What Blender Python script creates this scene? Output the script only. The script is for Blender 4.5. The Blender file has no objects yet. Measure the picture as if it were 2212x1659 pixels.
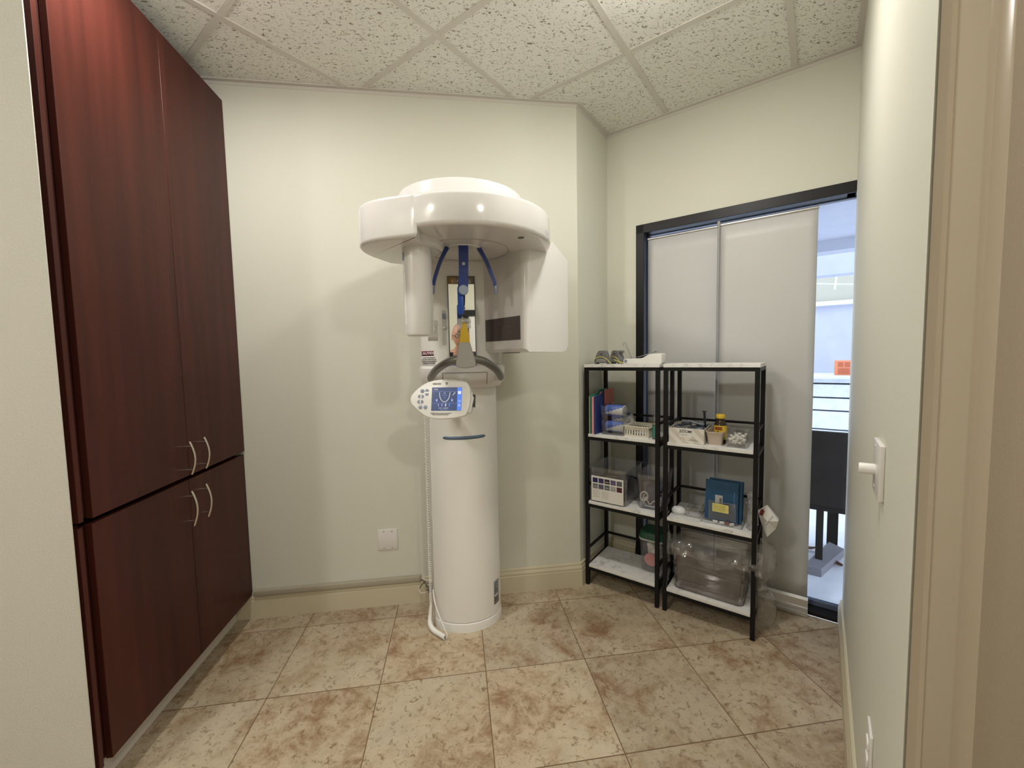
import bpy, bmesh, math, random
from mathutils import Vector, Matrix
random.seed(7)
sc = bpy.context.scene
C = sc.collection
PI = math.pi
# ---------------------------------------------------------------- camera
cam_d = bpy.data.cameras.new('camera')
cam = bpy.data.objects.new('camera', cam_d); C.objects.link(cam)
PITCH, ROLL, YAW, CAMH, FPX = 0.0669, -0.0197, 0.1367, 1.3727, 879.5
cy, sy = math.cos(YAW), math.sin(YAW)
fwd = Vector((sy*math.cos(PITCH), cy*math.cos(PITCH), -math.sin(PITCH)))
rt = Vector((cy, -sy, 0)); up = rt.cross(fwd)
c_, s_ = math.cos(ROLL), math.sin(ROLL)
rt, up = rt*c_+up*s_, up*c_-rt*s_
M = Matrix((rt, up, -fwd)).transposed().to_4x4(); M.translation = (0, 0, CAMH)
cam.matrix_world = M
cam_d.sensor_fit = 'HORIZONTAL'; cam_d.sensor_width = 36
cam_d.lens = 36*FPX/2212
cam_d.shift_x = -1.6/2212; cam_d.shift_y = -1.4/2212
cam_d.clip_start = 0.02; cam_d.clip_end = 100
sc.camera = cam
# ---------------------------------------------------------------- view, world
vs = sc.view_settings
vs.view_transform = 'Standard'; vs.look = 'None'; vs.gamma = 1; vs.use_curve_mapping = False
vs.exposure = -0.1
w = bpy.data.worlds.new('sky'); sc.world = w; w.use_nodes = True
bgn = w.node_tree.nodes['Background']; bgn.inputs[0].default_value = (0.76, 0.85, 1.0, 1); bgn.inputs[1].default_value = 3.0
H = 2.757
def lamp(name, loc, power, size=0.17, col=(1, 0.965, 0.915)):
    l = bpy.data.lights.new(name, 'AREA'); l.shape = 'DISK'; l.size = size; l.energy = power; l.color = col
    o = bpy.data.objects.new(name, l); C.objects.link(o); o.location = loc
    return o
LIGHTS = [((0.66, 1.30), 12, 'round downlight set in the ceiling tile in front of the shelves'),
          ((-0.90, 1.36), 14.5, 'round downlight set in the ceiling beside the tall cabinet'),
          ((0.83, -1.0), 23, 'round downlight in the hallway ceiling to the right behind the camera'),
          ((-1.75, -0.3), 20, 'round downlight in the hallway ceiling to the left behind the camera')]
for (x, y), pw, lb in LIGHTS:
    lamp('downlight_lamp', (x, y, H-0.040), pw)
    pl = bpy.data.lights.new('downlight_glow', 'POINT'); pl.energy = pw*0.42; pl.color = (1, 0.965, 0.92); pl.shadow_soft_size = 0.04
    po = bpy.data.objects.new('downlight_glow', pl); C.objects.link(po); po.location = (x, y, H-0.11)
# ---------------------------------------------------------------- materials
def nt(name):
    m = bpy.data.materials.new(name); m.use_nodes = True
    return m, m.node_tree.nodes, m.node_tree.links, m.node_tree.nodes['Principled BSDF']
def mat(name, col, rough=0.5, metal=0.0, spec=0.5, var=0.0, vscale=8, bump=0.0, bscale=200, emit=None, estr=1, coat=0, trans=0):
    m, N, L, b = nt(name)
    b.inputs['Base Color'].default_value = (*col, 1); b.inputs['Roughness'].default_value = rough
    b.inputs['Metallic'].default_value = metal; b.inputs['Specular IOR Level'].default_value = spec
    b.inputs['Coat Weight'].default_value = coat; b.inputs['Coat Roughness'].default_value = 0.08
    b.inputs['Transmission Weight'].default_value = trans
    tc = N.new('ShaderNodeTexCoord')
    if var:
        n = N.new('ShaderNodeTexNoise'); n.inputs['Scale'].default_value = vscale; n.inputs['Detail'].default_value = 4
        L.new(tc.outputs['Object'], n.inputs['Vector'])
        mx = N.new('ShaderNodeMix'); mx.data_type = 'RGBA'
        mx.inputs[6].default_value = (*[c*(1-var) for c in col], 1); mx.inputs[7].default_value = (*[min(1, c*(1+var)) for c in col], 1)
        L.new(n.outputs['Fac'], mx.inputs[0]); L.new(mx.outputs[2], b.inputs['Base Color'])
    if bump:
        n2 = N.new('ShaderNodeTexNoise'); n2.inputs['Scale'].default_value = bscale; n2.inputs['Detail'].default_value = 3
        L.new(tc.outputs['Object'], n2.inputs['Vector'])
        bp = N.new('ShaderNodeBump'); bp.inputs['Strength'].default_value = bump; bp.inputs['Distance'].default_value = 0.002
        L.new(n2.outputs['Fac'], bp.inputs['Height']); L.new(bp.outputs['Normal'], b.inputs['Normal'])
    if emit:
        b.inputs['Emission Color'].default_value = (*emit, 1); b.inputs['Emission Strength'].default_value = estr
    return m
def clear(name, tint=(0.97, 0.975, 0.98), refl=0.10, haze=0.0, hazecol=(0.8, 0.8, 0.82)):
    m = bpy.data.materials.new(name); m.use_nodes = True; N = m.node_tree.nodes; L = m.node_tree.links; N.clear()
    out = N.new('ShaderNodeOutputMaterial'); t = N.new('ShaderNodeBsdfTransparent'); t.inputs[0].default_value = (*tint, 1)
    g = N.new('ShaderNodeBsdfGlossy'); g.inputs['Roughness'].default_value = 0.06; g.inputs[0].default_value = (1, 1, 1, 1)
    lw = N.new('ShaderNodeLayerWeight'); lw.inputs['Blend'].default_value = 0.35
    mr = N.new('ShaderNodeMapRange'); mr.inputs['To Min'].default_value = refl*0.5; mr.inputs['To Max'].default_value = min(1, refl*5)
    L.new(lw.outputs['Fresnel'], mr.inputs['Value'])
    mx = N.new('ShaderNodeMixShader'); L.new(mr.outputs[0], mx.inputs[0]); L.new(g.outputs[0], mx.inputs[2])
    if haze:
        d = N.new('ShaderNodeBsdfDiffuse'); d.inputs[0].default_value = (*hazecol, 1)
        n = N.new('ShaderNodeTexNoise'); n.inputs['Scale'].default_value = 14; n.inputs['Detail'].default_value = 4
        tc = N.new('ShaderNodeTexCoord'); L.new(tc.outputs['Object'], n.inputs['Vector'])
        r2 = N.new('ShaderNodeMapRange'); r2.inputs['From Min'].default_value = 0.3; r2.inputs['From Max'].default_value = 0.7
        r2.inputs['To Min'].default_value = haze*0.5; r2.inputs['To Max'].default_value = haze*1.5
        L.new(n.outputs['Fac'], r2.inputs['Value'])
        m2 = N.new('ShaderNodeMixShader'); L.new(r2.outputs[0], m2.inputs[0]); L.new(t.outputs[0], m2.inputs[1]); L.new(d.outputs[0], m2.inputs[2])
        L.new(m2.outputs[0], mx.inputs[1])
    else: L.new(t.outputs[0], mx.inputs[1])
    L.new(mx.outputs[0], out.inputs[0])
    return m
def ramp(N, stops, interp='LINEAR'):
    r = N.new('ShaderNodeValToRGB'); r.color_ramp.interpolation = interp
    e = r.color_ramp.elements
    while len(e) < len(stops): e.new(0.5)
    for i, (p, c) in enumerate(stops): e[i].position = p; e[i].color = (*c, 1) if len(c) == 3 else c
    return r
def floor_mat():
    m, N, L, b = nt('travertine_tile')
    S, OX, OY = 0.4471, -0.8044, 1.6971
    geo = N.new('ShaderNodeNewGeometry')
    sub = N.new('ShaderNodeVectorMath'); sub.operation = 'SUBTRACT'; sub.inputs[1].default_value = (OX, OY, 0); L.new(geo.outputs['Position'], sub.inputs[0])
    sca = N.new('ShaderNodeVectorMath'); sca.operation = 'SCALE'; sca.inputs['Scale'].default_value = 1/S; L.new(sub.outputs[0], sca.inputs[0])
    fl = N.new('ShaderNodeVectorMath'); fl.operation = 'FLOOR'; L.new(sca.outputs[0], fl.inputs[0])
    fr = N.new('ShaderNodeVectorMath'); fr.operation = 'FRACTION'; L.new(sca.outputs[0], fr.inputs[0])
    wn = N.new('ShaderNodeTexWhiteNoise'); wn.noise_dimensions = '2D'; L.new(fl.outputs[0], wn.inputs['Vector'])
    off = N.new('ShaderNodeVectorMath'); off.operation = 'MULTIPLY_ADD'; off.inputs[1].default_value = (7, 7, 7)
    L.new(wn.outputs['Color'], off.inputs[0]); L.new(geo.outputs['Position'], off.inputs[2])
    def noise(scale, det=5, dist=0.0, rough=0.55):
        n = N.new('ShaderNodeTexNoise'); n.inputs['Scale'].default_value = scale; n.inputs['Detail'].default_value = det
        n.inputs['Distortion'].default_value = dist; n.inputs['Roughness'].default_value = rough
        L.new(off.outputs[0], n.inputs['Vector']); return n
    n1 = noise(3.2, 6, 0.6, 0.6); r1 = ramp(N, [(0.38, (0.47, 0.395, 0.285)), (0.5, (0.39, 0.295, 0.185)), (0.60, (0.27, 0.155, 0.08))]); L.new(n1.outputs['Fac'], r1.inputs[0])
    n2 = noise(10, 9, 0.45, 0.78); r2 = ramp(N, [(0.40, (0.0,)*3), (0.56, (1.0,)*3)]); L.new(n2.outputs['Fac'], r2.inputs[0])
    mA = N.new('ShaderNodeMix'); mA.data_type = 'RGBA'; mA.inputs[7].default_value = (0.56, 0.47, 0.34, 1)
    mf = N.new('ShaderNodeMath'); mf.operation = 'MULTIPLY'; mf.inputs[1].default_value = 0.7; L.new(r2.outputs[0], mf.inputs[0])
    L.new(mf.outputs[0], mA.inputs[0]); L.new(r1.outputs[0], mA.inputs[6])
    n3 = noise(38, 7, 0.7, 0.78); r3 = ramp(N, [(0.38, (1.0,)*3), (0.46, (0.0,)*3)]); L.new(n3.outputs['Fac'], r3.inputs[0])
    m4 = N.new('ShaderNodeMath'); m4.operation = 'MULTIPLY'; m4.inputs[1].default_value = 0.85; L.new(r3.outputs[0], m4.inputs[0])
    mB = N.new('ShaderNodeMix'); mB.data_type = 'RGBA'; mB.inputs[7].default_value = (0.20, 0.125, 0.065, 1); L.new(m4.outputs[0], mB.inputs[0]); L.new(mA.outputs[2], mB.inputs[6])
    # per tile tone
    hs = N.new('ShaderNodeHueSaturation'); mr = N.new('ShaderNodeMapRange'); mr.inputs['To Min'].default_value = 0.86; mr.inputs['To Max'].default_value = 0.99
    L.new(wn.outputs['Value'], mr.inputs['Value']); L.new(mr.outputs[0], hs.inputs['Value']); L.new(mB.outputs[2], hs.inputs['Color'])
    # grout
    sx = N.new('ShaderNodeSeparateXYZ'); L.new(fr.outputs[0], sx.inputs[0])
    def edge(o):
        a = N.new('ShaderNodeMath'); a.operation = 'SUBTRACT'; a.inputs[1].default_value = 0.5; L.new(o, a.inputs[0])
        q = N.new('ShaderNodeMath'); q.operation = 'ABSOLUTE'; L.new(a.outputs[0], q.inputs[0]); return q
    mx = N.new('ShaderNodeMath'); mx.operation = 'MAXIMUM'; L.new(edge(sx.outputs[0]).outputs[0], mx.inputs[0]); L.new(edge(sx.outputs[1]).outputs[0], mx.inputs[1])
    gt = N.new('ShaderNodeMath'); gt.operation = 'GREATER_THAN'; gt.inputs[1].default_value = 0.5-0.0019/S; L.new(mx.outputs[0], gt.inputs[0])
    mG = N.new('ShaderNodeMix'); mG.data_type = 'RGBA'; mG.inputs[7].default_value = (0.15, 0.088, 0.045, 1); L.new(gt.outputs[0], mG.inputs[0]); L.new(hs.outputs[0], mG.inputs[6])
    L.new(mG.outputs[2], b.inputs['Base Color'])
    b.inputs['Roughness'].default_value = 0.42; b.inputs['Specular IOR Level'].default_value = 0.35
    bp = N.new('ShaderNodeBump'); bp.inputs['Strength'].default_value = 0.25; bp.inputs['Distance'].default_value = 0.003; L.new(n2.outputs['Fac'], bp.inputs['Height']); L.new(bp.outputs[0], b.inputs['Normal'])
    return m
def ceil_mat():
    m, N, L, b = nt('fissured_ceiling_tile')
    geo = N.new('ShaderNodeNewGeometry')
    mp = N.new('ShaderNodeMapping'); mp.inputs['Rotation'].default_value = (0, 0, 0.6); mp.inputs['Scale'].default_value = (1, 1.7, 1); L.new(geo.outputs['Position'], mp.inputs[0])
    n = N.new('ShaderNodeTexNoise'); n.inputs['Scale'].default_value = 58; n.inputs['Detail'].default_value = 2; n.inputs['Roughness'].default_value = 0.6; n.inputs['Distortion'].default_value = 1.2
    L.new(mp.outputs[0], n.inputs['Vector'])
    r = ramp(N, [(0.345, (0.26, 0.23, 0.18)), (0.42, (0.80, 0.79, 0.73))]); L.new(n.outputs['Fac'], r.inputs[0])
    L.new(r.outputs[0], b.inputs['Base Color']); b.inputs['Roughness'].default_value = 0.95; b.inputs['Specular IOR Level'].default_value = 0.1
    n4 = N.new('ShaderNodeTexNoise'); n4.inputs['Scale'].default_value = 120; L.new(geo.outputs['Position'], n4.inputs['Vector'])
    bp = N.new('ShaderNodeBump'); bp.inputs['Strength'].default_value = 0.4; bp.inputs['Distance'].default_value = 0.004; L.new(n.outputs['Fac'], bp.inputs['Height']); L.new(bp.outputs[0], b.inputs['Normal'])
    return m
def wood_mat(name, c1, c2, rough=0.4):
    m, N, L, b = nt(name)
    geo = N.new('ShaderNodeNewGeometry'); mp = N.new('ShaderNodeMapping'); mp.inputs['Scale'].default_value = (16, 16, 0.9); L.new(geo.outputs['Position'], mp.inputs[0])
    n = N.new('ShaderNodeTexNoise'); n.inputs['Scale'].default_value = 1.2; n.inputs['Detail'].default_value = 6; n.inputs['Distortion'].default_value = 0.4; L.new(mp.outputs[0], n.inputs['Vector'])
    r = ramp(N, [(0.3, c1), (0.7, c2)]); L.new(n.outputs['Fac'], r.inputs[0]); L.new(r.outputs[0], b.inputs['Base Color'])
    b.inputs['Roughness'].default_value = rough; b.inputs['Specular IOR Level'].default_value = 0.2
    return m
def marble_mat():
    m, N, L, b = nt('white_marble_laminate')
    tc = N.new('ShaderNodeTexCoord'); n = N.new('ShaderNodeTexNoise'); n.inputs['Scale'].default_value = 9; n.inputs['Detail'].default_value = 7; n.inputs['Distortion'].default_value = 2.5
    L.new(tc.outputs['Object'], n.inputs['Vector'])
    r = ramp(N, [(0.30, (0.60, 0.58, 0.56)), (0.44, (0.82, 0.81, 0.79)), (0.6, (0.86, 0.85, 0.83))]); L.new(n.outputs['Fac'], r.inputs[0]); L.new(r.outputs[0], b.inputs['Base Color'])
    b.inputs['Roughness'].default_value = 0.3
    return m
def stripes_mat():
    m, N, L, b = nt('striped_carton')
    tc = N.new('ShaderNodeTexCoord'); wv = N.new('ShaderNodeTexWave'); wv.bands_direction = 'DIAGONAL'; wv.inputs['Scale'].default_value = 11; wv.inputs['Distortion'].default_value = 0.4
    L.new(tc.outputs['Object'], wv.inputs['Vector'])
    r = ramp(N, [(0.35, (0.80, 0.77, 0.70)), (0.6, (0.66, 0.61, 0.53))]); L.new(wv.outputs['Fac'], r.inputs[0]); L.new(r.outputs[0], b.inputs['Base Color'])
    return m
WALL = mat('cream_wall_paint', (0.655, 0.65, 0.56), 0.6, spec=0.25, bump=0.12, bscale=260)
WALLN = mat('orange_peel_wall_paint', (0.62, 0.60, 0.54), 0.6, spec=0.25, bump=0.6, bscale=170)
TRIM = mat('cream_trim_paint', (0.60, 0.54, 0.39), 0.35, spec=0.45)
TAN = mat('tan_gloss_trim_paint', (0.40, 0.335, 0.24), 0.22, spec=0.5)
SHADEDW = mat('shaded_wall_tan', (0.335, 0.275, 0.20), 0.6, spec=0.3, bump=0.3, bscale=300)  # wall in shadow: its shade is put into the tan base colour
FLOOR = floor_mat(); CEIL = ceil_mat(); MARBLE = marble_mat()
GRID = mat('ceiling_grid_metal', (0.62, 0.59, 0.53), 0.5)
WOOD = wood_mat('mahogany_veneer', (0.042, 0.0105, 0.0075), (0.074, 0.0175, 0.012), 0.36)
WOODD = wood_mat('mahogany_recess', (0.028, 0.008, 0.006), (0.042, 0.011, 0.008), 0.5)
TOE = mat('grey_toe_kick', (0.62, 0.58, 0.53), 0.5)
CHROME = mat('brushed_nickel', (0.72, 0.66, 0.60), 0.25, 1)
BLACK = mat('black_powder_coat', (0.006, 0.006, 0.007), 0.45, spec=0.25)
BLKFR = mat('black_window_frame', (0.010, 0.009, 0.009), 0.4, spec=0.3)
ALU = mat('silver_aluminium', (0.62, 0.62, 0.62), 0.28, 0.9)
SHADE = mat('grey_shade_fabric', (0.56, 0.555, 0.54), 0.45, spec=0.5, var=0.05, vscale=2.5)
WHITE = mat('white_gloss_enamel', (0.74, 0.72, 0.70), 0.14, spec=0.5, coat=0.4)
WHITE2 = mat('white_satin_enamel', (0.80, 0.785, 0.745), 0.3, spec=0.45)
WHITEP = mat('white_plastic', (0.80, 0.79, 0.75), 0.35)
PLATE = mat('white_wall_plate', (0.72, 0.69, 0.66), 0.3)
DARKGR = mat('dark_grey_sensor_window', (0.085, 0.07, 0.065), 0.25)
SEAM = mat('dark_seam', (0.05, 0.045, 0.045), 0.6)
HANDLE = mat('grey_metallic_paint', (0.20, 0.19, 0.175), 0.35, 0.6)
BLOCK = mat('silver_grey_plastic', (0.36, 0.345, 0.32), 0.35, 0.3)
YELLOW = mat('mustard_yellow_plastic', (0.55, 0.36, 0.02), 0.35)
BLUE = mat('cobalt_blue_plastic', (0.006, 0.028, 0.20), 0.2, spec=0.6)
GREYB = mat('blue_grey_plastic', (0.20, 0.25, 0.34), 0.3)
STRIPB = mat('slate_blue_strip', (0.10, 0.16, 0.24), 0.4)
MIRROR = mat('mirror_glass', (0.88, 0.88, 0.84), 0.02, 1.0)
SCREENB = mat('screen_navy', (0.02, 0.03, 0.06), 0.2, emit=(0.055, 0.075, 0.15), estr=1.0)
SCREENL = mat('screen_blue', (0.02, 0.05, 0.2), 0.2, emit=(0.10, 0.22, 0.75), estr=1.1)
SCREENW = mat('screen_white', (0.5, 0.5, 0.5), 0.2, emit=(0.62, 0.62, 0.66), estr=0.9)
SCREENV = mat('screen_violet', (0.2, 0.2, 0.5), 0.2, emit=(0.28, 0.32, 0.75), estr=1)
BTN = mat('grey_blue_button', (0.30, 0.34, 0.44), 0.4)
MAROON = mat('maroon_print', (0.13, 0.01, 0.035), 0.5)
INK = mat('black_ink', (0.02, 0.02, 0.02), 0.6)
GREYINK = mat('grey_ink', (0.42, 0.41, 0.39), 0.5)
PAPER = mat('white_paper', (0.80, 0.78, 0.74), 0.7)
GOLD = mat('gold_brown_strip', (0.30, 0.17, 0.04), 0.4)
CLEAR = clear('clear_acrylic')
CLEARD = clear('smoky_clear_plastic', (0.93, 0.935, 0.95), 0.09, 0.03)
FILM = clear('crumpled_plastic_film', (0.97, 0.97, 0.97), 0.10, 0.09, (0.80, 0.78, 0.76))
GLASS = clear('window_glass', (0.96, 0.98, 1.0), 0.012)
PINK = mat('pink_card', (0.72, 0.33, 0.36), 0.6)
CREAMC = mat('cream_card', (0.62, 0.58, 0.42), 0.6)
NAVY = mat('navy_card', (0.02, 0.035, 0.17), 0.5)
ROSE = mat('salmon_card', (0.5, 0.16, 0.13), 0.6)
ROLLB = mat('blue_roll_stripe', (0.09, 0.17, 0.55), 0.6)
ROLLW = mat('white_roll_stripe', (0.75, 0.73, 0.70), 0.7)
BEIGEB = mat('ivory_plastic', (0.74, 0.70, 0.58), 0.4)
TRAY = mat('beige_plastic', (0.60, 0.50, 0.42), 0.45)
GREENC = mat('teal_green_print', (0.02, 0.33, 0.22), 0.5)
GREENL = mat('dark_green_lid', (0.008, 0.075, 0.035), 0.4)
AMBER = mat('dark_amber_bottle', (0.035, 0.018, 0.008), 0.15)
YEL2 = mat('yellow_label', (0.72, 0.50, 0.05), 0.45)
REDL = mat('dark_red_label', (0.25, 0.02, 0.015), 0.5)
TIP = mat('charcoal_plastic_tip', (0.045, 0.055, 0.075), 0.35)
TIPG = mat('grey_plastic_tip', (0.25, 0.28, 0.34), 0.35)
STRIPE = stripes_mat()
FOLD = mat('blue_folder_card', (0.008, 0.07, 0.17), 0.4)
NOTE = mat('yellow_sticky_note', (0.75, 0.68, 0.22), 0.7)
GREYT = mat('grey_rubber', (0.17, 0.17, 0.17), 0.5)
YELC = mat('yellow_cord', (0.75, 0.66, 0.12), 0.5)
CONTW = mat('white_cotton', (0.80, 0.77, 0.75), 0.9)
CONTP = mat('pink_powder_puff', (0.80, 0.38, 0.38), 0.9)
NAVYC = mat('navy_cloth', (0.02, 0.025, 0.06), 0.8)
# ---------------------------------------------------------------- mesh helpers
FR = {}
def frame_of(o): return FR.get(o.name, Matrix.Identity(4)) if o else Matrix.Identity(4)
def link(name, me, m=None, parent=None):
    o = bpy.data.objects.new(name, me); C.objects.link(o)
    if m is not None and me is not None and not me.materials: me.materials.append(m)
    if parent: o.parent = parent; FR[o.name] = frame_of(parent)
    return o
def obj(name, bm, m, parent=None, world=False, smooth=True, ang=35):
    if world and parent: bm.transform(frame_of(parent).inverted())
    bmesh.ops.recalc_face_normals(bm, faces=bm.faces)
    me = bpy.data.meshes.new(name); bm.to_mesh(me); bm.free()
    ms = m if isinstance(m, (list, tuple)) else [m]
    for q in ms: me.materials.append(q)
    if smooth:
        for p in me.polygons: p.use_smooth = True
        me.set_sharp_from_angle(angle=math.radians(ang))
    return link(name, me, None, parent)
def thing(name, label, cat, loc=(0, 0, 0), rotz=0, group=None):
    o = bpy.data.objects.new(name, None); C.objects.link(o); o.empty_display_size = 0.05
    o.location = loc; o.rotation_euler = (0, 0, rotz)
    FR[o.name] = Matrix.Translation(Vector(loc)) @ Matrix.Rotation(rotz, 4, 'Z')
    tag(o, label, cat, group); return o
def tag(o, label, cat, group=None):
    o['label'] = label; o['category'] = cat
    if group: o['group'] = group
    return o
def struct(name, bm, m, label=None, **k):
    o = obj(name, bm, m, **k); o['kind'] = 'structure'
    if label: o['label'] = label
    return o
def nb(): return bmesh.new()
def merge(bm, tmp, T=None, mi=0):
    if T is not None: tmp.transform(T)
    for f in tmp.faces: f.material_index = mi
    me = bpy.data.meshes.new('t'); tmp.to_mesh(me); tmp.free()
    bm.from_mesh(me); bpy.data.meshes.remove(me)
def box(bm, a, b, bev=0, T=None, mi=0, seg=2):
    t = nb(); bmesh.ops.create_cube(t, size=1)
    for v in t.verts: v.co = Vector([(a[i]+b[i])/2 + v.co[i]*(b[i]-a[i]) for i in range(3)])
    if bev: bmesh.ops.bevel(t, geom=t.edges[:], offset=bev, segments=seg, profile=0.5, affect='EDGES')
    merge(bm, t, T, mi); return bm
def prism(bm, pts, z0, z1, bev=0, T=None, mi=0, seg=3, only=None, taper=None):
    """polygon (x,y) extruded in z"""
    t = nb(); vb = [t.verts.new((p[0], p[1], z0)) for p in pts]
    if taper: cx = sum(p[0] for p in pts)/len(pts); cyy = sum(p[1] for p in pts)/len(pts); vt = [t.verts.new((cx+(p[0]-cx)*taper, cyy+(p[1]-cyy)*taper, z1)) for p in pts]
    else: vt = [t.verts.new((p[0], p[1], z1)) for p in pts]
    n = len(pts); t.faces.new(vb); t.faces.new(vt)
    for i in range(n): t.faces.new((vb[i], vb[(i+1) % n], vt[(i+1) % n], vt[i]))
    bmesh.ops.recalc_face_normals(t, faces=t.faces)
    if bev:
        es = [e for e in t.edges if (abs(e.verts[0].co.z-e.verts[1].co.z) < 1e-6)] if only != 'all' else t.edges[:]
        if only == 'top': es = [e for e in es if e.verts[0].co.z > (z0+z1)/2]
        if only == 'bottom': es = [e for e in es if e.verts[0].co.z < (z0+z1)/2]
        bmesh.ops.bevel(t, geom=es, offset=bev, segments=seg, profile=0.5, affect='EDGES')
    merge(bm, t, T, mi); return bm
def lathe(bm, prof, c=(0, 0, 0), seg=28, T=None, mi=0, cap=True, sx=1, sy=1):
    t = nb(); rings = []
    for r, z in prof:
        rings.append([t.verts.new((r*math.cos(2*PI*k/seg)*sx, r*math.sin(2*PI*k/seg)*sy, z)) for k in range(seg)])
    for a, b in zip(rings, rings[1:]):
        for k in range(seg): t.faces.new((a[k], a[(k+1) % seg], b[(k+1) % seg], b[k]))
    if cap: t.faces.new(rings[0]); t.faces.new(rings[-1])
    t.transform(Matrix.Translation(Vector(c)))
    merge(bm, t, T, mi); return bm
def tube(bm, pts, r, seg=8, T=None, mi=0, cyc=False, rs=None, flat=1.0):
    t = nb(); P = [Vector(p) for p in pts]; n = len(P); rings = []
    prev = None
    for i, p in enumerate(P):
        if cyc: d = P[(i+1) % n]-P[i-1]
        else: d = P[min(i+1, n-1)]-P[max(i-1, 0)]
        d.normalize()
        if prev is None:
            a = Vector((0, 0, 1)) if abs(d.z) < 0.9 else Vector((1, 0, 0)); x = d.cross(a).normalized()
        else: x = (prev-d*prev.dot(d)).normalized()
        prev = x; y = d.cross(x); rr = rs[i] if rs else r
        rings.append([t.verts.new(p+x*rr*math.cos(2*PI*k/seg)+y*rr*flat*math.sin(2*PI*k/seg)) for k in range(seg)])
    m_ = n if cyc else n-1
    for i in range(m_):
        a, b = rings[i], rings[(i+1) % n]
        for k in range(seg): t.faces.new((a[k], a[(k+1) % seg], b[(k+1) % seg], b[k]))
    if not cyc: t.faces.new(rings[0]); t.faces.new(rings[-1])
    merge(bm, t, T, mi); return bm
def smooth_path(pts, n=6):
    P = [Vector(p) for p in pts]; out = []
    for i in range(len(P)-1):
        p0, p1, p2, p3 = P[max(i-1, 0)], P[i], P[i+1], P[min(i+2, len(P)-1)]
        for k in range(n):
            t = k/n; out.append(0.5*((2*p1)+(-p0+p2)*t+(2*p0-5*p1+4*p2-p3)*t*t+(-p0+3*p1-3*p2+p3)*t**3))
    out.append(P[-1]); return out
def rrect(w, d, r, seg=4, cx=0, cy=0):
    o = []
    for sx_, sy_, a0 in ((1, 1, 0), (-1, 1, 90), (-1, -1, 180), (1, -1, 270)):
        for k in range(seg+1):
            a = math.radians(a0+90*k/seg); o.append((cx+sx_*(w/2-r)+r*math.cos(a), cy+sy_*(d/2-r)+r*math.sin(a)))
    return o
def tub(bm, w, d, h, r=0.02, th=0.002, taper=0.93, rim=0.006, cx=0, cy=0, z0=0, mi=0, rimh=0.004):
    """open container, base at z0, (cx,cy) centre"""
    t = nb(); levels = [(taper, z0, 0), (1.0, z0+h, 0)]
    def ring(s, z, off):
        return [t.verts.new((cx+(x)*s+off*(1 if x > 0 else -1), cy+(y)*s+off*(1 if y > 0 else -1), z)) for x, y in rrect(w, d, r)]
    a0 = ring(taper, z0, 0); a1 = ring(1, z0+h-rimh, 0); a2 = ring(1, z0+h-rimh, rim); a3 = ring(1, z0+h, rim); a4 = ring(1, z0+h, -th); a5 = ring(taper, z0+th, -th)
    n = len(a0)
    for p, q in ((a0, a1), (a1, a2), (a2, a3), (a3, a4), (a4, a5)):
        for k in range(n): t.faces.new((p[k], p[(k+1) % n], q[(k+1) % n], q[k]))
    t.faces.new(a0); t.faces.new(a5)
    merge(bm, t, None, mi); return bm
def quadmesh(bm, p00, p10, p11, p01, nu=1, nv=1, f=None, mi=0):
    P = [Vector(p) for p in (p00, p10, p11, p01)]; g = []
    for j in range(nv+1):
        row = []
        for i in range(nu+1):
            u, v = i/nu, j/nv; q = (P[0]*(1-u)+P[1]*u)*(1-v)+(P[3]*(1-u)+P[2]*u)*v
            if f: q = Vector(f(q, u, v))
            row.append(bm.verts.new(q))
        g.append(row)
    for j in range(nv):
        for i in range(nu): fc = bm.faces.new((g[j][i], g[j][i+1], g[j+1][i+1], g[j+1][i])); fc.material_index = mi
    return bm
def text_bm(s, size, align='CENTER', ext=0.0, bold=0.0, space=1.0):
    cu = bpy.data.curves.new('txt', 'FONT'); cu.body = s; cu.size = size; cu.align_x = align; cu.align_y = 'CENTER'
    cu.extrude = ext; cu.offset = bold; cu.space_character = space; cu.resolution_u = 3
    o = bpy.data.objects.new('txt', cu); C.objects.link(o)
    bpy.context.view_layer.update()
    me = bpy.data.meshes.new_from_object(o.evaluated_get(bpy.context.evaluated_depsgraph_get()))
    bm = nb(); bm.from_mesh(me); bpy.data.objects.remove(o); bpy.data.curves.remove(cu); bpy.data.meshes.remove(me)
    return bm
def put_text(name, s, size, T, m, parent, f=None, **k):
    bm = text_bm(s, size, **k)
    if f:
        for v in bm.verts: v.co = Vector(f(v.co))
    else: bm.transform(T)
    o = obj(name, bm, m, parent, smooth=False); return o
def copy_tree(o, parent=None):
    c = o.copy(); C.objects.link(c)
    if parent: c.parent = parent
    for ch in list(o.children): copy_tree(ch, c)
    return c
# ---------------------------------------------------------------- layout
c2 = Vector((0.987, 2.571)); c3 = Vector((1.872, 1.712)); b1 = Vector((0.697, 2.273))
E2 = (c3-c2).normalized(); TH = math.atan2(E2.y, E2.x); N2 = Vector((-E2.y, E2.x))     # along the window wall, outward
RW0 = Vector((0.650, 0.490))
def slab(bm, a, b, z0, z1, t, out):
    """wall slab from a to b (room face), thickness t toward side out (+1 left of direction)"""
    d = (b-a).normalized(); nn = Vector((-d.y, d.x))*out*t
    prism(bm, [a, b, b+nn, a+nn], z0, z1); return bm
poly = [(-2.0, -2.2), (1.7, -2.2), (1.7, 0.49), (0.65, 0.49), tuple(c3), tuple(c2), tuple(b1), (-1.9, 2.275), (-1.9, 1.31), (-2.0, 1.31)]
bm = nb(); prism(bm, poly, -0.05, 0.0); struct('floor', bm, FLOOR, 'beige travertine-look tiled floor', smooth=False)
bm = nb(); prism(bm, poly, H, H+0.05); struct('ceiling', bm, CEIL, 'suspended ceiling of fissured white tiles', smooth=False)
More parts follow.
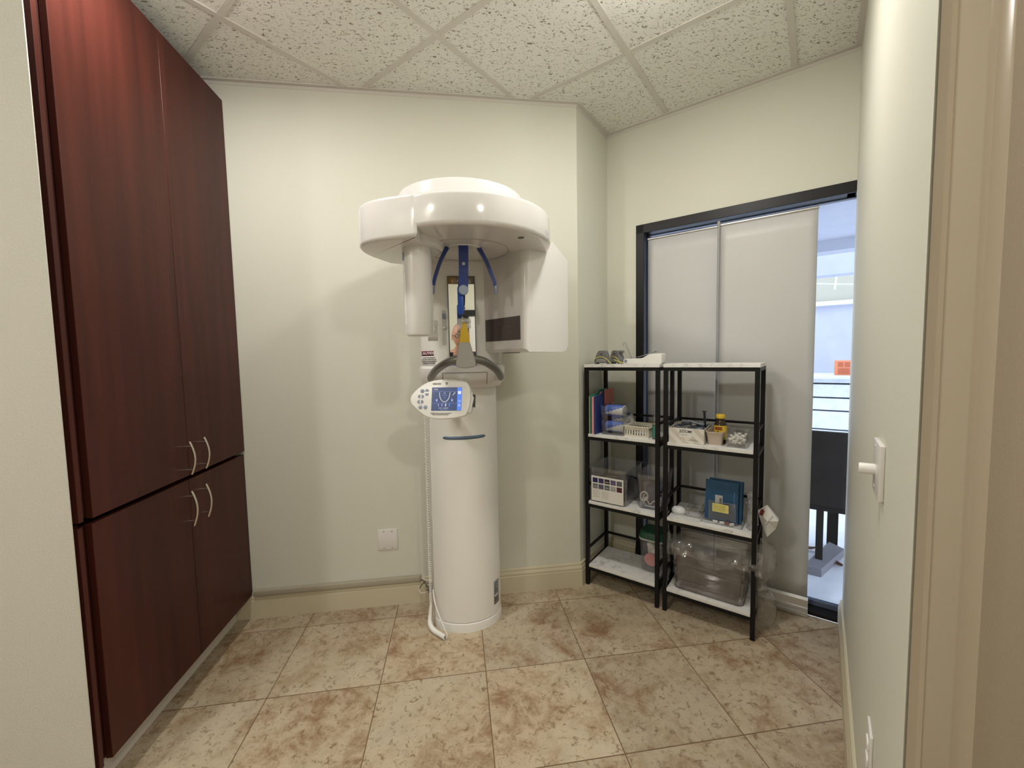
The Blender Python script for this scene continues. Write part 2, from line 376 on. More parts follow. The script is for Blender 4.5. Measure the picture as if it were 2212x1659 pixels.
V = lambda x, y: Vector((x, y))
bm = nb(); slab(bm, V(-1.95, 2.275), b1+V(0.0, 0.0), 0, H, 0.12, 1); struct('wall_back', bm, WALL, smooth=False)
bm = nb(); slab(bm, b1, c2, 0, H, 0.1, 1); struct('wall_bump', bm, WALL, smooth=False)
L2 = (c3-c2).length
bm = nb(); slab(bm, c2, c2+E2*0.19, 0, H, 0.14, 1); slab(bm, c2+E2*0.19, c3+E2*0.1, 2.158, H, 0.14, 1); slab(bm, c3+E2*0.03, c3+E2*0.2, 0, H, 0.14, 1)
struct('wall_window', bm, WALL, smooth=False)
bm = nb(); prism(bm, [tuple(c3), tuple(RW0), (0.76, 0.49), (1.96, 1.66), (1.96, 1.74)], 0, H); struct('wall_right', bm, WALL, smooth=False)
bm = nb(); prism(bm, [(0.742, 0.488), (1.75, 0.488), (1.75, 0.61), (0.90, 0.61), (0.775, 0.492)], 0, H); struct('wall_front', bm, SHADEDW, smooth=False)
bm = nb(); slab(bm, V(-2.05, 1.31), V(-1.1125, 1.31), 0, H, 0.003, 1); struct('wall_left', bm, WALLN, smooth=False)
bm = nb(); slab(bm, V(-1.9, 1.2), V(-1.9, 2.4), 0, H, 0.1, 1); slab(bm, V(-2.0, -2.2), V(-2.0, 1.33), 0, H, 0.1, 1); struct('wall_far_left', bm, WALL, smooth=False)
bm = nb(); slab(bm, V(-2.1, -2.2), V(1.8, -2.2), 0, H, 0.1, -1); struct('wall_hall', bm, WALL, smooth=False)
bm = nb(); slab(bm, V(1.7, -2.2), V(1.7, 0.6), 0, H, 0.1, -1); struct('wall_hall_right', bm, WALL, smooth=False)
# baseboards : profile swept along a polyline with mitres
def sweep(bm, path, prof, side):
    n = len(path); rows = []
    for i, p in enumerate(path):
        d1 = (path[i]-path[i-1]).normalized() if i else (path[1]-path[0]).normalized()
        d2 = (path[i+1]-path[i]).normalized() if i < n-1 else d1
        n1 = Vector((-d1.y, d1.x))*side; n2 = Vector((-d2.y, d2.x))*side
        m_ = (n1+n2); m_ = m_/(m_.dot(n1)) if m_.length > 0.1 else n1
        rows.append([bm.verts.new((p.x+m_.x*o, p.y+m_.y*o, z)) for o, z in prof])
    for a, b in zip(rows, rows[1:]):
        for k in range(len(prof)-1): bm.faces.new((a[k], a[k+1], b[k+1], b[k]))
    bm.faces.new(rows[0]); bm.faces.new(rows[-1])
    return bm
BB = [(0, 0), (0.017, 0), (0.017, 0.098), (0.0145, 0.101), (0.0145, 0.104), (0.016, 0.108), (0.015, 0.116), (0.010, 0.124), (0.009, 0.127), (0.0105, 0.130), (0.009, 0.138), (0.004, 0.142), (0, 0.142)]
bm = nb(); sweep(bm, [V(-1.19, 2.275), V(0.697, 2.273), Vector(c2), c2+E2*0.19], BB, -1); struct('baseboard_back', bm, TRIM)
bm = nb(); sweep(bm, [c3-V(0.02, 0.02), RW0], BB, -1); struct('baseboard_right', bm, TRIM)
bm = nb()
box(bm, (-2.0, -2.2, 0), (1.7, -2.185, 0.14)); struct('baseboard_hall', bm, TRIM, smooth=False)
# ceiling grid at 45 degrees
ang = 0.7895; G = 0.6096; g0 = V(-0.9026, 1.868)
ga = V(math.cos(ang), math.sin(ang)); gb = V(-math.sin(ang), math.cos(ang))
Q = [V(*p) for p in poly]
def inside(p):
    c = False; j = len(Q)-1
    for i in range(len(Q)):
        if (Q[i].y > p.y) != (Q[j].y > p.y) and p.x < (Q[j].x-Q[i].x)*(p.y-Q[i].y)/(Q[j].y-Q[i].y)+Q[i].x: c = not c
        j = i
    return c
k = 1
for fam, (d, s) in enumerate(((ga, gb), (gb, ga))):
    for i in range(-8, 9):
        o = g0+s*(i*G); run = []; best = []
        for q in range(-500, 501):
            p = o+d*(q*0.01)
            if inside(p): run.append(p)
            else:
                if len(run) > 5:
                    bm = nb(); a, b = run[0], run[-1]; nn = V(-d.y, d.x)*0.0125
                    prism(bm, [a-nn, b-nn, b+nn, a+nn], H-(0.004 if fam else 0.0046), H-0.0001); struct('trim_%d' % k, bm, GRID, smooth=False); k += 1
                run = []
pr = [(0, H-0.022), (0.002, H-0.022), (0.002, H-0.006), (0.022, H-0.006), (0.022, H-0.0002), (0, H-0.0002)]
bm = nb(); sweep(bm, [V(-1.88, 2.275), V(0.697, 2.273), Vector(c2), Vector(c3), RW0], pr, -1); struct('trim_%d' % k, bm, GRID, smooth=False); k += 1
# casing of the opening, right of the camera (faces the camera, profile across x)
cz = [(0.652, 0.488), (0.650, 0.474), (0.6535, 0.470), (0.6565, 0.4725), (0.659, 0.4705), (0.700, 0.4695), (0.706, 0.4705), (0.712, 0.4735), (0.724, 0.4745), (0.7335, 0.4665), (0.7375, 0.4655), (0.7425, 0.4705), (0.7425, 0.492)]
bm = nb(); prism(bm, cz, 0, 2.45); struct('trim_%d' % k, bm, TAN, smooth=True); k += 1
# ---------------------------------------------------------------- downlight fixtures
EM = mat('lamp_diffuser', (0.9, 0.9, 0.9), 0.5, emit=(1, 0.93, 0.83), estr=6)
for (x, y), pw, lb in LIGHTS:
    t = thing('downlight', lb, 'ceiling light', (x, y, H))
    bm = nb(); lathe(bm, [(0.088, -0.006), (0.105, -0.009), (0.11, -0.004), (0.11, 0), (0.088, 0)], seg=32, cap=False); obj('trim_ring', bm, WHITEP, t)
    bm = nb(); lathe(bm, [(0.030, -0.034), (0.065, -0.026), (0.087, -0.008), (0.087, -0.002)], seg=32); obj('diffuser', bm, EM, t)
# ---------------------------------------------------------------- window and shades
def wT(): return Matrix.Translation((c2.x, c2.y, 0)) @ Matrix.Rotation(TH, 4, 'Z')
WT = wT()      # local x = along the wall from the corner, y = outward, z up
def wstruct(name, bm, m, **k): bm.transform(WT); return struct(name, bm, m, **k)
SE = 1.262
bm = nb()
box(bm, (0.19, -0.006, 0), (0.238, 0.11, 2.158), 0.002); box(bm, (0.19, -0.006, 2.105), (1.2335, 0.11, 2.158), 0.002); box(bm, (1.2, 0.004, 2.105), (SE, 0.11, 2.158))
box(bm, (SE-0.012, 0.01, 0), (SE, 0.11, 2.105)); box(bm, (0.19, 0.0, 0), (SE, 0.12, 0.022), 0.002)
w1 = wstruct('window_1', bm, BLKFR, label='black framed full height window beside the shelves', smooth=False)
def wpart(name, bm, m, **k): bm.transform(WT); o = obj(name, bm, m, w1, **k); return o
bm = nb(); box(bm, (0.238, 0.07, 0.022), (0.250, 0.10, 2.105)); box(bm, (0.238, 0.07, 2.100), (SE-0.012, 0.10, 2.105)); box(bm, (0.238, 0.07, 0.022), (SE-0.012, 0.10, 0.05), 0.003); wpart('glazing_bead', bm, mat('dark_blue_grey_bead', (0.10, 0.12, 0.17), 0.35), smooth=False)
bm = nb(); box(bm, (0.250, 0.082, 0.05), (SE-0.012, 0.088, 2.093)); wpart('glass_pane', bm, GLASS, smooth=False)
def shade(name, label, s0, s1, y, ztop, zbot, bar):
    t = thing(name, label, 'window shade', (c2.x, c2.y, 0), TH)
    bm = nb(); quadmesh(bm, (s0, y, zbot), (s1, y, zbot), (s1, y, ztop), (s0, y, ztop), 12, 24, lambda q, u, v: (q.x, q.y+0.0025*math.sin(u*5+v*3)*math.sin(v*PI), q.z))
    o = obj('fabric', bm, SHADE, t); md = o.modifiers.new('th', 'SOLIDIFY'); md.thickness = 0.0012
    bm = nb(); tube(bm, [(s0-0.003, y+0.002, ztop+0.004), (s1+0.003, y+0.002, ztop+0.004)], 0.009, 12); obj('top_rail', bm, ALU, t)
    if bar:
        bm = nb(); prof = [(-0.035, 0.004), (-0.028, 0.001), (0.008, 0.001), (0.012, 0.03), (0.010, 0.088), (-0.004, 0.094), (-0.018, 0.084), (-0.022, 0.050), (-0.030, 0.046), (-0.031, 0.034), (-0.026, 0.030), (-0.026, 0.022), (-0.035, 0.020)]
        a = [bm.verts.new((s0+0.005, y+p[0], p[1])) for p in prof]; b = [bm.verts.new((s1+0.004, y+p[0], p[1])) for p in prof]
        for i in range(len(prof)): bm.faces.new((a[i], a[(i+1) % len(a)], b[(i+1) % len(a)], b[i]))
        bm.faces.new(a); bm.faces.new(b); obj('bottom_rail', bm, ALU, t)
    else:
        bm = nb(); box(bm, (s0, y-0.008, zbot-0.02), (s1, y+0.008, zbot), 0.003); obj('bottom_rail', bm, ALU, t)
    return t
shade('roller_shade', 'narrower grey roller shade next to the left jamb, set back behind the rod', 0.252, 0.664, 0.038, 2.070, 0.08, False)
t = shade('roller_shade', 'wide grey roller shade right of the rod, silver rail at the floor', 0.662, 1.092, -0.004, 2.062, 0.09, True)
bm = nb(); tube(bm, [(0.6545, -0.014, 0.1), (0.6545, -0.014, 2.075)], 0.0062, 10); lathe(bm, [(0.008, 2.055), (0.008, 2.085), (0.003, 2.088)], (0.6545, -0.014, 0), 12); obj('guide_rod', bm, mat('grey_rod', (0.36, 0.35, 0.33), 0.5, 0.2), t)
# ---------------------------------------------------------------- outside
def wobj(name, bm, m, label=None, cat=None, parent=None, group=None, kind=None, **k):
    bm.transform(WT); o = obj(name, bm, m, parent, **k)
    if label: tag(o, label, cat, group)
    if kind: o['kind'] = kind
    return o
CONC = mat('pale_concrete', (0.70, 0.72, 0.76), 0.8, var=0.18, vscale=9, bump=0.6, bscale=14)
STUC = mat('pale_blue_stucco', (0.50, 0.52, 0.60), 0.9, var=0.10, vscale=5)
STUCW = mat('white_stucco', (0.72, 0.74, 0.78), 0.9, var=0.2, vscale=12)
CREAMX = mat('cream_siding', (0.52, 0.50, 0.40), 0.9, var=0.04)
bm = nb(); box(bm, (-1.5, 0.14, -0.07), (4.5, 7, -0.012)); wobj('patio_ground', bm, CONC, kind='structure', smooth=False)
bm = nb(); box(bm, (-1.5, 0.14, 2.165), (4.5, 1.25, 2.3)); wobj('outside_soffit', bm, STUC, kind='structure', smooth=False)
bm = nb(); box(bm, (-1.5, 1.25, 2.085), (4.5, 1.4, 2.6)); box(bm, (-1.5, 2.95, 2.16), (4.5, 3.15, 2.43)); wobj('outside_beam', bm, STUC, kind='structure', smooth=False)
t = thing('rendered_wall', 'long white rendered garden wall with horizontal ledges outside the window', 'wall', (c2.x, c2.y, 0), TH)
zs = [0.0, 0.36, 0.60, 0.765, 0.945, 1.02]
for i in range(5):
    bm = nb(); box(bm, (-1.5, 4.0+0.03*i, zs[i]), (4.5, 4.4, zs[i+1]-0.018), 0.004); obj('wall_course', bm, STUCW, t, smooth=False)
bm = nb(); box(bm, (-1.5, 3.98, 1.005), (4.5, 4.9, 1.04), 0.004); obj('coping', bm, STUCW, t, smooth=False)
t = thing('house_across', 'pale blue house wall with a white ledge and cream gable beyond the garden wall', 'building', (c2.x, c2.y, 0), TH)
bm = nb(); box(bm, (-1.5, 4.9, 0), (4.5, 5.1, 2.02)); obj('house_wall', bm, STUC, t, smooth=False)
bm = nb(); box(bm, (-1.5, 4.8, 2.00), (4.5, 4.92, 2.06), 0.005); obj('ledge', bm, STUCW, t, smooth=False)
bm = nb(); box(bm, (-1.5, 5.0, 2.02), (4.5, 5.2, 3.4)); obj('gable', bm, CREAMX, t, smooth=False)
t = thing('pergola_rails', 'white slanted pergola bars under the cream gable', 'pergola', (c2.x, c2.y, 0), TH)
for zz in (2.30, 2.43, 2.56, 2.68):
    bm = nb(); tube(bm, [(0.6, 4.85, zz+0.10), (2.4, 4.85, zz-0.16)], 0.008, 6); obj('bar', bm, STUCW, t)
bm = nb(); tube(bm, [(1.36, 4.84, 2.68), (1.32, 4.84, 2.22)], 0.012, 6); obj('upright', bm, STUCW, t)
t = thing('orange_crate', 'small orange crate standing on the white garden wall', 'crate', tuple((WT @ Vector((1.42, 4.35, 1.04)))), TH)
OR = mat('faded_orange_plastic', (0.75, 0.25, 0.12), 0.7)
bm = nb(); box(bm, (-0.09, -0.1, 0), (0.09, 0.1, 0.19), 0.006); obj('crate_body', bm, OR, t)
bm = nb()
for q in ((-0.06, 0.11, -0.01, 0.17), (0.01, 0.11, 0.06, 0.17), (-0.06, 0.02, 0.06, 0.09)): box(bm, (q[0], -0.106, q[1]), (q[2], -0.099, q[3]), 0.002)
obj('front_panel', bm, mat('orange_dark', (0.5, 0.13, 0.06), 0.7), t, smooth=False)
t = thing('patio_bench', 'dark brown outdoor bench with a tall back panel close to the window', 'bench', tuple(WT @ Vector((1.15, 0.6, 0))), TH)
DK = mat('dark_brown_stain', (0.022, 0.017, 0.015), 0.6, spec=0.2, var=0.3, vscale=12)
bm = nb(); box(bm, (-0.75, 0.0, 0.40), (0.7, 0.03, 0.87), 0.003); obj('back_panel', bm, DK, t, smooth=False)
bm = nb(); box(bm, (-0.75, 0.03, 0.36), (0.7, 0.45, 0.41), 0.004); obj('seat_board', bm, DK, t, smooth=False)
for x, y, r_ in ((-0.002, 0.055, 0.019), (0.077, 0.42, 0.03), (-0.65, 0.055, 0.019), (0.6, 0.055, 0.019)):
    bm = nb(); box(bm, (x-r_, y-r_, -0.01), (x+r_, y+r_, 0.42)); obj('leg', bm, DK, t, smooth=False)
t = tag(wobj('stone_block', prism(nb(), [(1.07, 0.50), (1.16, 0.50), (1.29, 0.90), (1.21, 0.98)], -0.012, 0.04, 0.003), mat('grey_stone', (0.22, 0.21, 0.23), 0.8), smooth=False), 'long grey stone block on the ground under the bench', 'block')
LEAF = mat('dry_brown_leaf', (0.12, 0.055, 0.03), 0.7)
for i, (s, d, a, lb) in enumerate(((1.10, 0.88, 0.3, 'dry brown leaf furthest out on the patio, left of the bench legs'), (1.075, 0.62, 1.4, 'dry brown leaf left of the near bench leg'), (1.25, 0.72, 2.2, 'curled brown leaf right of the stone block'), (1.085, 0.52, 0.7, 'small dry leaf nearest the window sill'))):
    t = thing('dry_leaf', lb, 'leaf', tuple(WT @ Vector((s, d, -0.008))), TH+a, 'dry leaves on the patio')
    bm = nb()
    quadmesh(bm, (-0.03, 0, 0), (0.03, 0, 0), (0.03, 1, 0), (-0.03, 1, 0), 8, 4, lambda q, u, v: (-0.035+0.07*u, (v-0.5)*0.045*math.sin(PI*min(max(u, 0.03), 0.97)), 0.004+0.02*abs(v-0.5)+0.012*(u-0.5)**2*4))
    o = obj('blade', bm, LEAF, t); o.modifiers.new('s', 'SOLIDIFY').thickness = 0.0006
# ---------------------------------------------------------------- cabinets
XD = -1.108; XL = -1.113; YN, YS, YF = 1.374, 1.829, 2.272
def arc_handle(door, y, z0, z1, x):
    bm = nb(); n = 14
    pts = [(x+0.012+0.026*math.sin(PI*(0.12+0.76*i/n)), y, z0+(z1-z0)*i/n) for i in range(n+1)]
    tube(bm, pts, 0.0042, 8)
    for q in (2, n-2): tube(bm, [(x, y, pts[q][2]), (pts[q][0], y, pts[q][2])], 0.004, 8)
    return obj('handle', bm, CHROME, door, world=True)
def cabinet(name, label, z0, z1, x, hz, upper):
    t = thing(name, label, 'cabinet', (-1.19, 1.6, 0))
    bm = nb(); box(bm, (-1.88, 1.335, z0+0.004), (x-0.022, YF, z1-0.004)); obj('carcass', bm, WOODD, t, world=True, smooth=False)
    for a, b, hy in ((YN, YS-0.0012, YS-0.022), (YS+0.0012, YF, YS+0.075)):
        bm = nb(); box(bm, (x-0.02, a, z0), (x, b, z1), 0.0012); d = obj('door', bm, WOOD, t, world=True, smooth=False)
        arc_handle(d, hy, hz[0], hz[1], x)
    bm = nb(); box(bm, (x-0.045, 1.348, z0-0.0), (x-0.038, YN, z1)); box(bm, (x-0.05, 1.332, z0), (x-0.004, 1.348, z1), 0.001); obj('side_filler', bm, WOOD, t, world=True, smooth=False)
    if not upper:
        bm = nb(); box(bm, (-1.88, 1.336, 0.001), (-1.19, 2.256, z0+0.003)); obj('toe_kick', bm, TOE, t, world=True, smooth=False)
    return t
cabinet('wall_cabinet', 'tall upper mahogany cabinet with two plain doors reaching almost to the ceiling', 0.906, 2.66, XD, (0.915, 1.05), True)
cabinet('base_cabinet', 'lower mahogany cabinet with two plain doors on a grey toe kick', 0.128, 0.888, XL, (0.700, 0.845), False)
# ---------------------------------------------------------------- x-ray unit
t = X = thing('panoramic_xray_unit', 'tall white dental panoramic x-ray machine with round rotating head against the back wall', 'x-ray machine', (0.022, 2.1, 0))
def P(name, bm, m, par=None, **k): return obj(name, bm, m, par or X, world=True, **k)
def sect(cx, a, yf, yc, yb, ex, n=44):
    pts = []
    for i in range(n+1):
        th = PI+PI*i/n
        c, s = math.cos(th), math.sin(th)
        pts.append((cx+a*math.copysign(abs(c)**(2/ex), c), yc-(yc-yf)*abs(s)**(2/ex)))
    pts += [(cx+a, yb-0.03), (cx+a-0.03, yb), (cx-a+0.03, yb), (cx-a, yb-0.03)]
    return pts
LC = dict(cx=0.022, a=0.178, yf=1.962, yc=2.10, yb=2.256, ex=2.0)
UC = dict(cx=0.028, a=0.200, yf=1.950, yc=2.10, yb=2.256, ex=3.4)
def surf_y(S, x, off=0.0):
    u = min(0.999, abs((x-S['cx'])/S['a'])); return S['yc']-(S['yc']-S['yf'])*(1-u**S['ex'])**(1/S['ex'])-off
bm = nb(); prism(bm, sect(**LC), 0.047, 1.28, 0.002, only='bottom', seg=1); P('column', bm, WHITE2)
bm = nb(); prism(bm, sect(**dict(LC, a=0.180, yf=1.959)), 0.0, 0.0445, 0.004, only='top'); P('base_plinth', bm, WHITE2)
bm = nb(); prism(bm, sect(**UC), 1.325, 1.83, 0.012, only='bottom'); upc = P('upper_housing', bm, WHITE2)
# carriage
bm = nb()
lev = [(1.222, 0.185, 1.955, 2.4), (1.232, 0.197, 1.925, 2.5), (1.262, 0.208, 1.888, 2.7), (1.300, 0.213, 1.868, 2.9), (1.322, 0.212, 1.868, 2.9), (1.332, 0.205, 1.878, 2.9)]
rows = []
for z, a, yf, ex in lev: rows.append([bm.verts.new((p[0], p[1], z)) for p in sect(0.030, a, yf, 2.10, 2.25, ex)])
for a, b in zip(rows, rows[1:]):
    for i in range(len(a)): bm.faces.new((a[i], a[(i+1) % len(a)], b[(i+1) % len(a)], b[i]))
bm.faces.new(rows[0]); bm.faces.new(rows[-1]); car = P('carriage', bm, WHITE)
bm = nb(); CS = dict(cx=0.030, a=0.213, yf=1.868, yc=2.10, ex=2.9)
for a, b in (((-0.063, 1.301), (0.14, 1.301)), ((-0.063, 1.301), (-0.063, 1.262)), ((0.14, 1.301), (0.14, 1.243))):
    tube(bm, [(a[0]+(b[0]-a[0])*i/12, surf_y(CS, a[0]+(b[0]-a[0])*i/12, 0.0)+max(0, (1.300-(a[1]+(b[1]-a[1])*i/12)))*0.55, a[1]+(b[1]-a[1])*i/12) for i in range(13)], 0.0012, 6)
P('drawer_seam', bm, SEAM, car)
# mirror
bm = nb(); box(bm, (-0.0285, 1.944, 1.335), (0.0945, 1.9465, 1.747)); P('mirror_panel', bm, MIRROR, smooth=False)
mf = nb()
for a, b in (((-0.0305, 1.318), (-0.0270, 1.749)), ((0.0930, 1.318), (0.0965, 1.749)), ((-0.0305, 1.7465), (0.0965, 1.749)), ((-0.0305, 1.316), (0.0965, 1.3185))): box(mf, (a[0], 1.941, a[1]), (b[0], 1.9495, b[1]))
P('mirror_frame', mf, mat('dark_grey_frame', (0.05, 0.048, 0.05), 0.4), smooth=False)
bm = nb(); box(bm, (-0.027, 1.9428, 1.713), (0.004, 1.9445, 1.7465)); lg = P('logo_strip', bm, GOLD, smooth=False); lg['label'] = 'orange brown end of the name strip'
bm = nb(); box(bm, (0.004, 1.9428, 1.713), (0.093, 1.9445, 1.7465)); lg2 = P('logo_strip', bm, mat('grey_brown_strip', (0.16, 0.13, 0.085), 0.4), smooth=False); lg2['label'] = 'grey brown main part of the name strip'
def tface(x, z, y, s, size, m, par, **k):
    b = text_bm(s, size, **k); b.transform(Matrix.Translation((x, y, z)) @ Matrix.Rotation(PI/2, 4, 'X')); return P('lettering', b, m, par, smooth=False)
tface(0.0335, 1.7275, 1.9424, 'sirona', 0.0335, mat('pale_lettering', (0.62, 0.6, 0.55), 0.5), lg2, space=1.12)
bm = nb(); box(bm, (-0.0285, 1.944, 1.318), (0.0945, 1.9465, 1.335)); P('mirror_foot_strip', bm, mat('pale_blue_strip', (0.34, 0.42, 0.62), 0.3), smooth=False)
bm = nb(); box(bm, (-0.032, 1.947, 1.3085), (0.1, 1.9505, 1.3115)); P('carriage_slot', bm, SEAM, smooth=False)
# slider control
bm = nb(); prism(bm, rrect(0.017, 0.165, 0.008), -0.002, 0.002, 0.0008, T=Matrix.Translation((-0.0515, surf_y(UC, -0.0515)-0.0005, 1.512)) @ Matrix.Rotation(PI/2, 4, 'X')); sl = P('slider_track', bm, mat('pale_grey_track', (0.55, 0.54, 0.52), 0.35))
bm = nb(); prism(bm, rrect(0.015, 0.024, 0.004), 0, 0.006, 0.001, T=Matrix.Translation((-0.0515, 1.949, 1.566)) @ Matrix.Rotation(PI/2, 4, 'X')); P('slider_indicator', bm, GREYB, sl)
bm = nb(); lathe(bm, [(0.0085, 0), (0.0085, 0.006), (0.005, 0.011)], T=Matrix.Translation((-0.0515, 1.949, 1.512)) @ Matrix.Rotation(PI/2, 4, 'X'), seg=18); P('slider_knob', bm, WHITE, sl)
# wrapped decals on the upper housing
def decal(name, S, x0, x1, z0, z1, m, par, off=0.0008, n=12):
    bm = nb(); quadmesh(bm, (x0, 0, z0), (x1, 0, z0), (x1, 0, z1), (x0, 0, z1), n, 1, lambda q, u, v: (q.x, surf_y(S, q.x, off), q.z)); o = P(name, bm, m, par)
    md = o.modifiers.new('th', 'SOLIDIFY'); md.thickness = 0.0006; return o
def wtext(S, x, z, s, size, m, par, off=0.0016, rot=0, **k):
    b = text_bm(s, size, **k)
    if rot: b.transform(Matrix.Rotation(rot, 4, 'Z'))
    for v in b.verts: v.co = Vector((x+v.co.x, surf_y(S, x+v.co.x, off), z+v.co.y))
    return P('lettering', b, m, par, smooth=False)
cl = decal('caution_label', UC, -0.168, -0.099, 1.336, 1.410, PAPER, X); cl['label'] = 'white caution label with a maroon heading'
for a in ((-0.1683, 1.3362, -0.0992, 1.3372), (-0.1683, 1.4090, -0.0992, 1.4100)): decal('label_border', UC, a[0], a[2], a[1], a[3], GREYINK, cl, 0.0014)
hd = decal('label_heading', UC, -0.166, -0.104, 1.381, 1.405, MAROON, cl, 0.0014)
wtext(UC, -0.131, 1.393, 'CAUTION', 0.0165, PAPER, cl, 0.0022, bold=0.0003)
for i, s in enumerate(('X-RAY EQUIPMENT', 'DO NOT OPERATE OR', 'ALTER THIS EQUIPMENT', 'UNLESS QUALIFIED')):
    wtext(UC, -0.128, 1.372-0.0088*i, s, 0.0068, INK, cl, 0.0018, bold=0.00025)
rd = decal('ready_label', UC, -0.128, -0.083, 1.452, 1.546, mat('pale_grey_label', (0.66, 0.64, 0.60), 0.4), X)
rd['label'] = 'pale grey status sticker reading READY'
for a in ((-0.128, 1.452, -0.1272, 1.546), (-0.0838, 1.452, -0.083, 1.546), (-0.128, 1.452, -0.083, 1.4528), (-0.128, 1.5452, -0.083, 1.546)): decal('label_border', UC, a[0], a[2], a[1], a[3], GREYINK, rd, 0.0014)
wtext(UC, -0.092, 1.506, 'READY', 0.0155, GREYINK, rd, 0.0018, rot=PI/2, bold=0.0002)
b = nb()
for r0 in (0.018,):
    tube(b, [(-0.108+r0*math.cos(2*PI*k/24), 0, 1.508+r0*math.sin(2*PI*k/24)) for k in range(24)], 0.0010, 5, cyc=True)
for v in b.verts: v.co.y += surf_y(UC, v.co.x, 0.0016)
P('sticker_ring', b, GREYINK, rd)
# blue strip on column, type plate
b = nb(); n = 26
pts = [(-0.075+0.207*i/n) for i in range(n+1)]
topz = []
for side in (0.5, -0.5):
    pass
rows = [[], []]
for i, x in enumerate(pts):
    k = min(1, min(i, n-i)/1.6+0.12)**0.5; dz = 0.0075*k
    rows[0].append(b.verts.new((x, surf_y(LC, x, 0.0015), 0.984-dz-0.002*math.sin(PI*i/n)))); rows[1].append(b.verts.new((x, surf_y(LC, x, 0.0015), 0.984+dz-0.001*math.sin(PI*i/n))))
for i in range(n): b.faces.new((rows[0][i], rows[0][i+1], rows[1][i+1], rows[1][i]))
o = P('accent_strip', b, STRIPB); o.modifiers.new('th', 'SOLIDIFY').thickness = 0.002; o['label'] = 'slate blue accent strip'
tp = decal('type_plate', LC, 0.158, 0.1855, 0.098, 0.222, mat('silver_type_plate', (0.30, 0.30, 0.31), 0.35, 0.4), X); tp['label'] = 'grey type plate with fine print'
for i in range(9): decal('print_line', LC, 0.161, 0.180-0.004*(i % 3), 0.206-0.011*i, 0.209-0.011*i, INK, tp, 0.0014)
decal('print_box', LC, 0.162, 0.181, 0.135, 0.150, mat('plate_box', (0.5, 0.5, 0.5), 0.4), tp, 0.0016)
# rotating ring head
RC = (0.055, 1.75)
def circ(r, n=72, a0=0): return [(RC[0]+r*math.cos(2*PI*k/n+a0), RC[1]+r*math.sin(2*PI*k/n+a0)) for k in range(n)]
bm = nb(); prism(bm, circ(0.352), 1.817, 1.932, 0.016, seg=4); ring = P('rotating_ring', bm, WHITE)
def rr(d):
    u = (d-200)/40.0
    return 0.353+(0.070*(math.cos(u*PI/2)**2) if abs(u) < 1 else -0.004)
bm = nb(); outer = [(RC[0]+rr(d)*math.cos(math.radians(d)), RC[1]+rr(d)*math.sin(math.radians(d))) for d in range(160, 242, 2)]
inner = [(-0.115, 1.510), (-0.095, 1.545), (-0.055, 1.585), (-0.035, 1.640), (-0.045, 1.70), (-0.075, 1.76), (-0.14, 1.85), (-0.2, 1.9)]
prism(bm, outer+inner, 1.786, 1.9335, 0.014, seg=4); lobe = P('tube_arm_cover', bm, WHITE)
bm = nb(); lathe(bm, [(0.27, 1.925), (0.27, 2.040), (0.268, 2.045), (0.263, 2.047)], (0.04, 1.85, 0), 72); P('top_cap', bm, WHITE)
bm = nb(); box(bm, (-0.12, 2.0, 1.80), (0.2, 2.25, 2.03), 0.02); P('carrying_arm', bm, WHITE)
bm = nb(); tube(bm, [(x, y, 1.8165) for x, y in circ(0.178)], 0.0018, 6, cyc=True); P('ring_seam', bm, mat('pale_seam', (0.42, 0.40, 0.37), 0.4), ring)
bm = nb(); lathe(bm, [(0.07, 1.8135), (0.074, 1.818)], (RC[0]-0.01, RC[1]-0.03, 0), 40); P('hub_cover', bm, WHITE, ring)
bm = nb(); lathe(bm, [(0.012, 1.8155), (0.012, 1.818)], (0.255, 1.545, 0), 20); P('ring_screw', bm, DARKGR, ring)
# tube head
bm = nb()
TC = (-0.137, 1.625)
lathe(bm, [(0.044, 1.456), (0.051, 1.460), (0.0535, 1.470), (0.0545, 1.60), (0.056, 1.79)], (TC[0], TC[1], 0), 40, sy=1.15); th = P('tube_head', bm, WHITE)
bm = nb()
def tubexy(a, r=0.0555): return (TC[0]+r*math.cos(a), TC[1]+r*1.15*math.sin(a))
for k in range(1):
    c = math.radians(208)
    rws = []
    for i in range(9):
        z = 1.735+0.036*(i/8); hw = 0.17*math.sqrt(max(0.02, 1-abs(i/8*2-1)**2.2))
        rws.append([bm.verts.new((*tubexy(c+hw*(j/4-0.5)*2, 0.0558), z)) for j in range(5)])
    for a, b2 in zip(rws, rws[1:]):
        for j in range(4): bm.faces.new((a[j], a[j+1], b2[j+1], b2[j]))
o = P('status_window', bm, GREYB, th); o['label'] = 'small blue-grey oval window'
bm = nb(); a = math.radians(215)
tube(bm, [(*tubexy(a, 0.0525+0.0006*i/10), 1.50+0.22*i/10) for i in range(11)], 0.0035, 8); P('groove', bm, WHITE2, th)
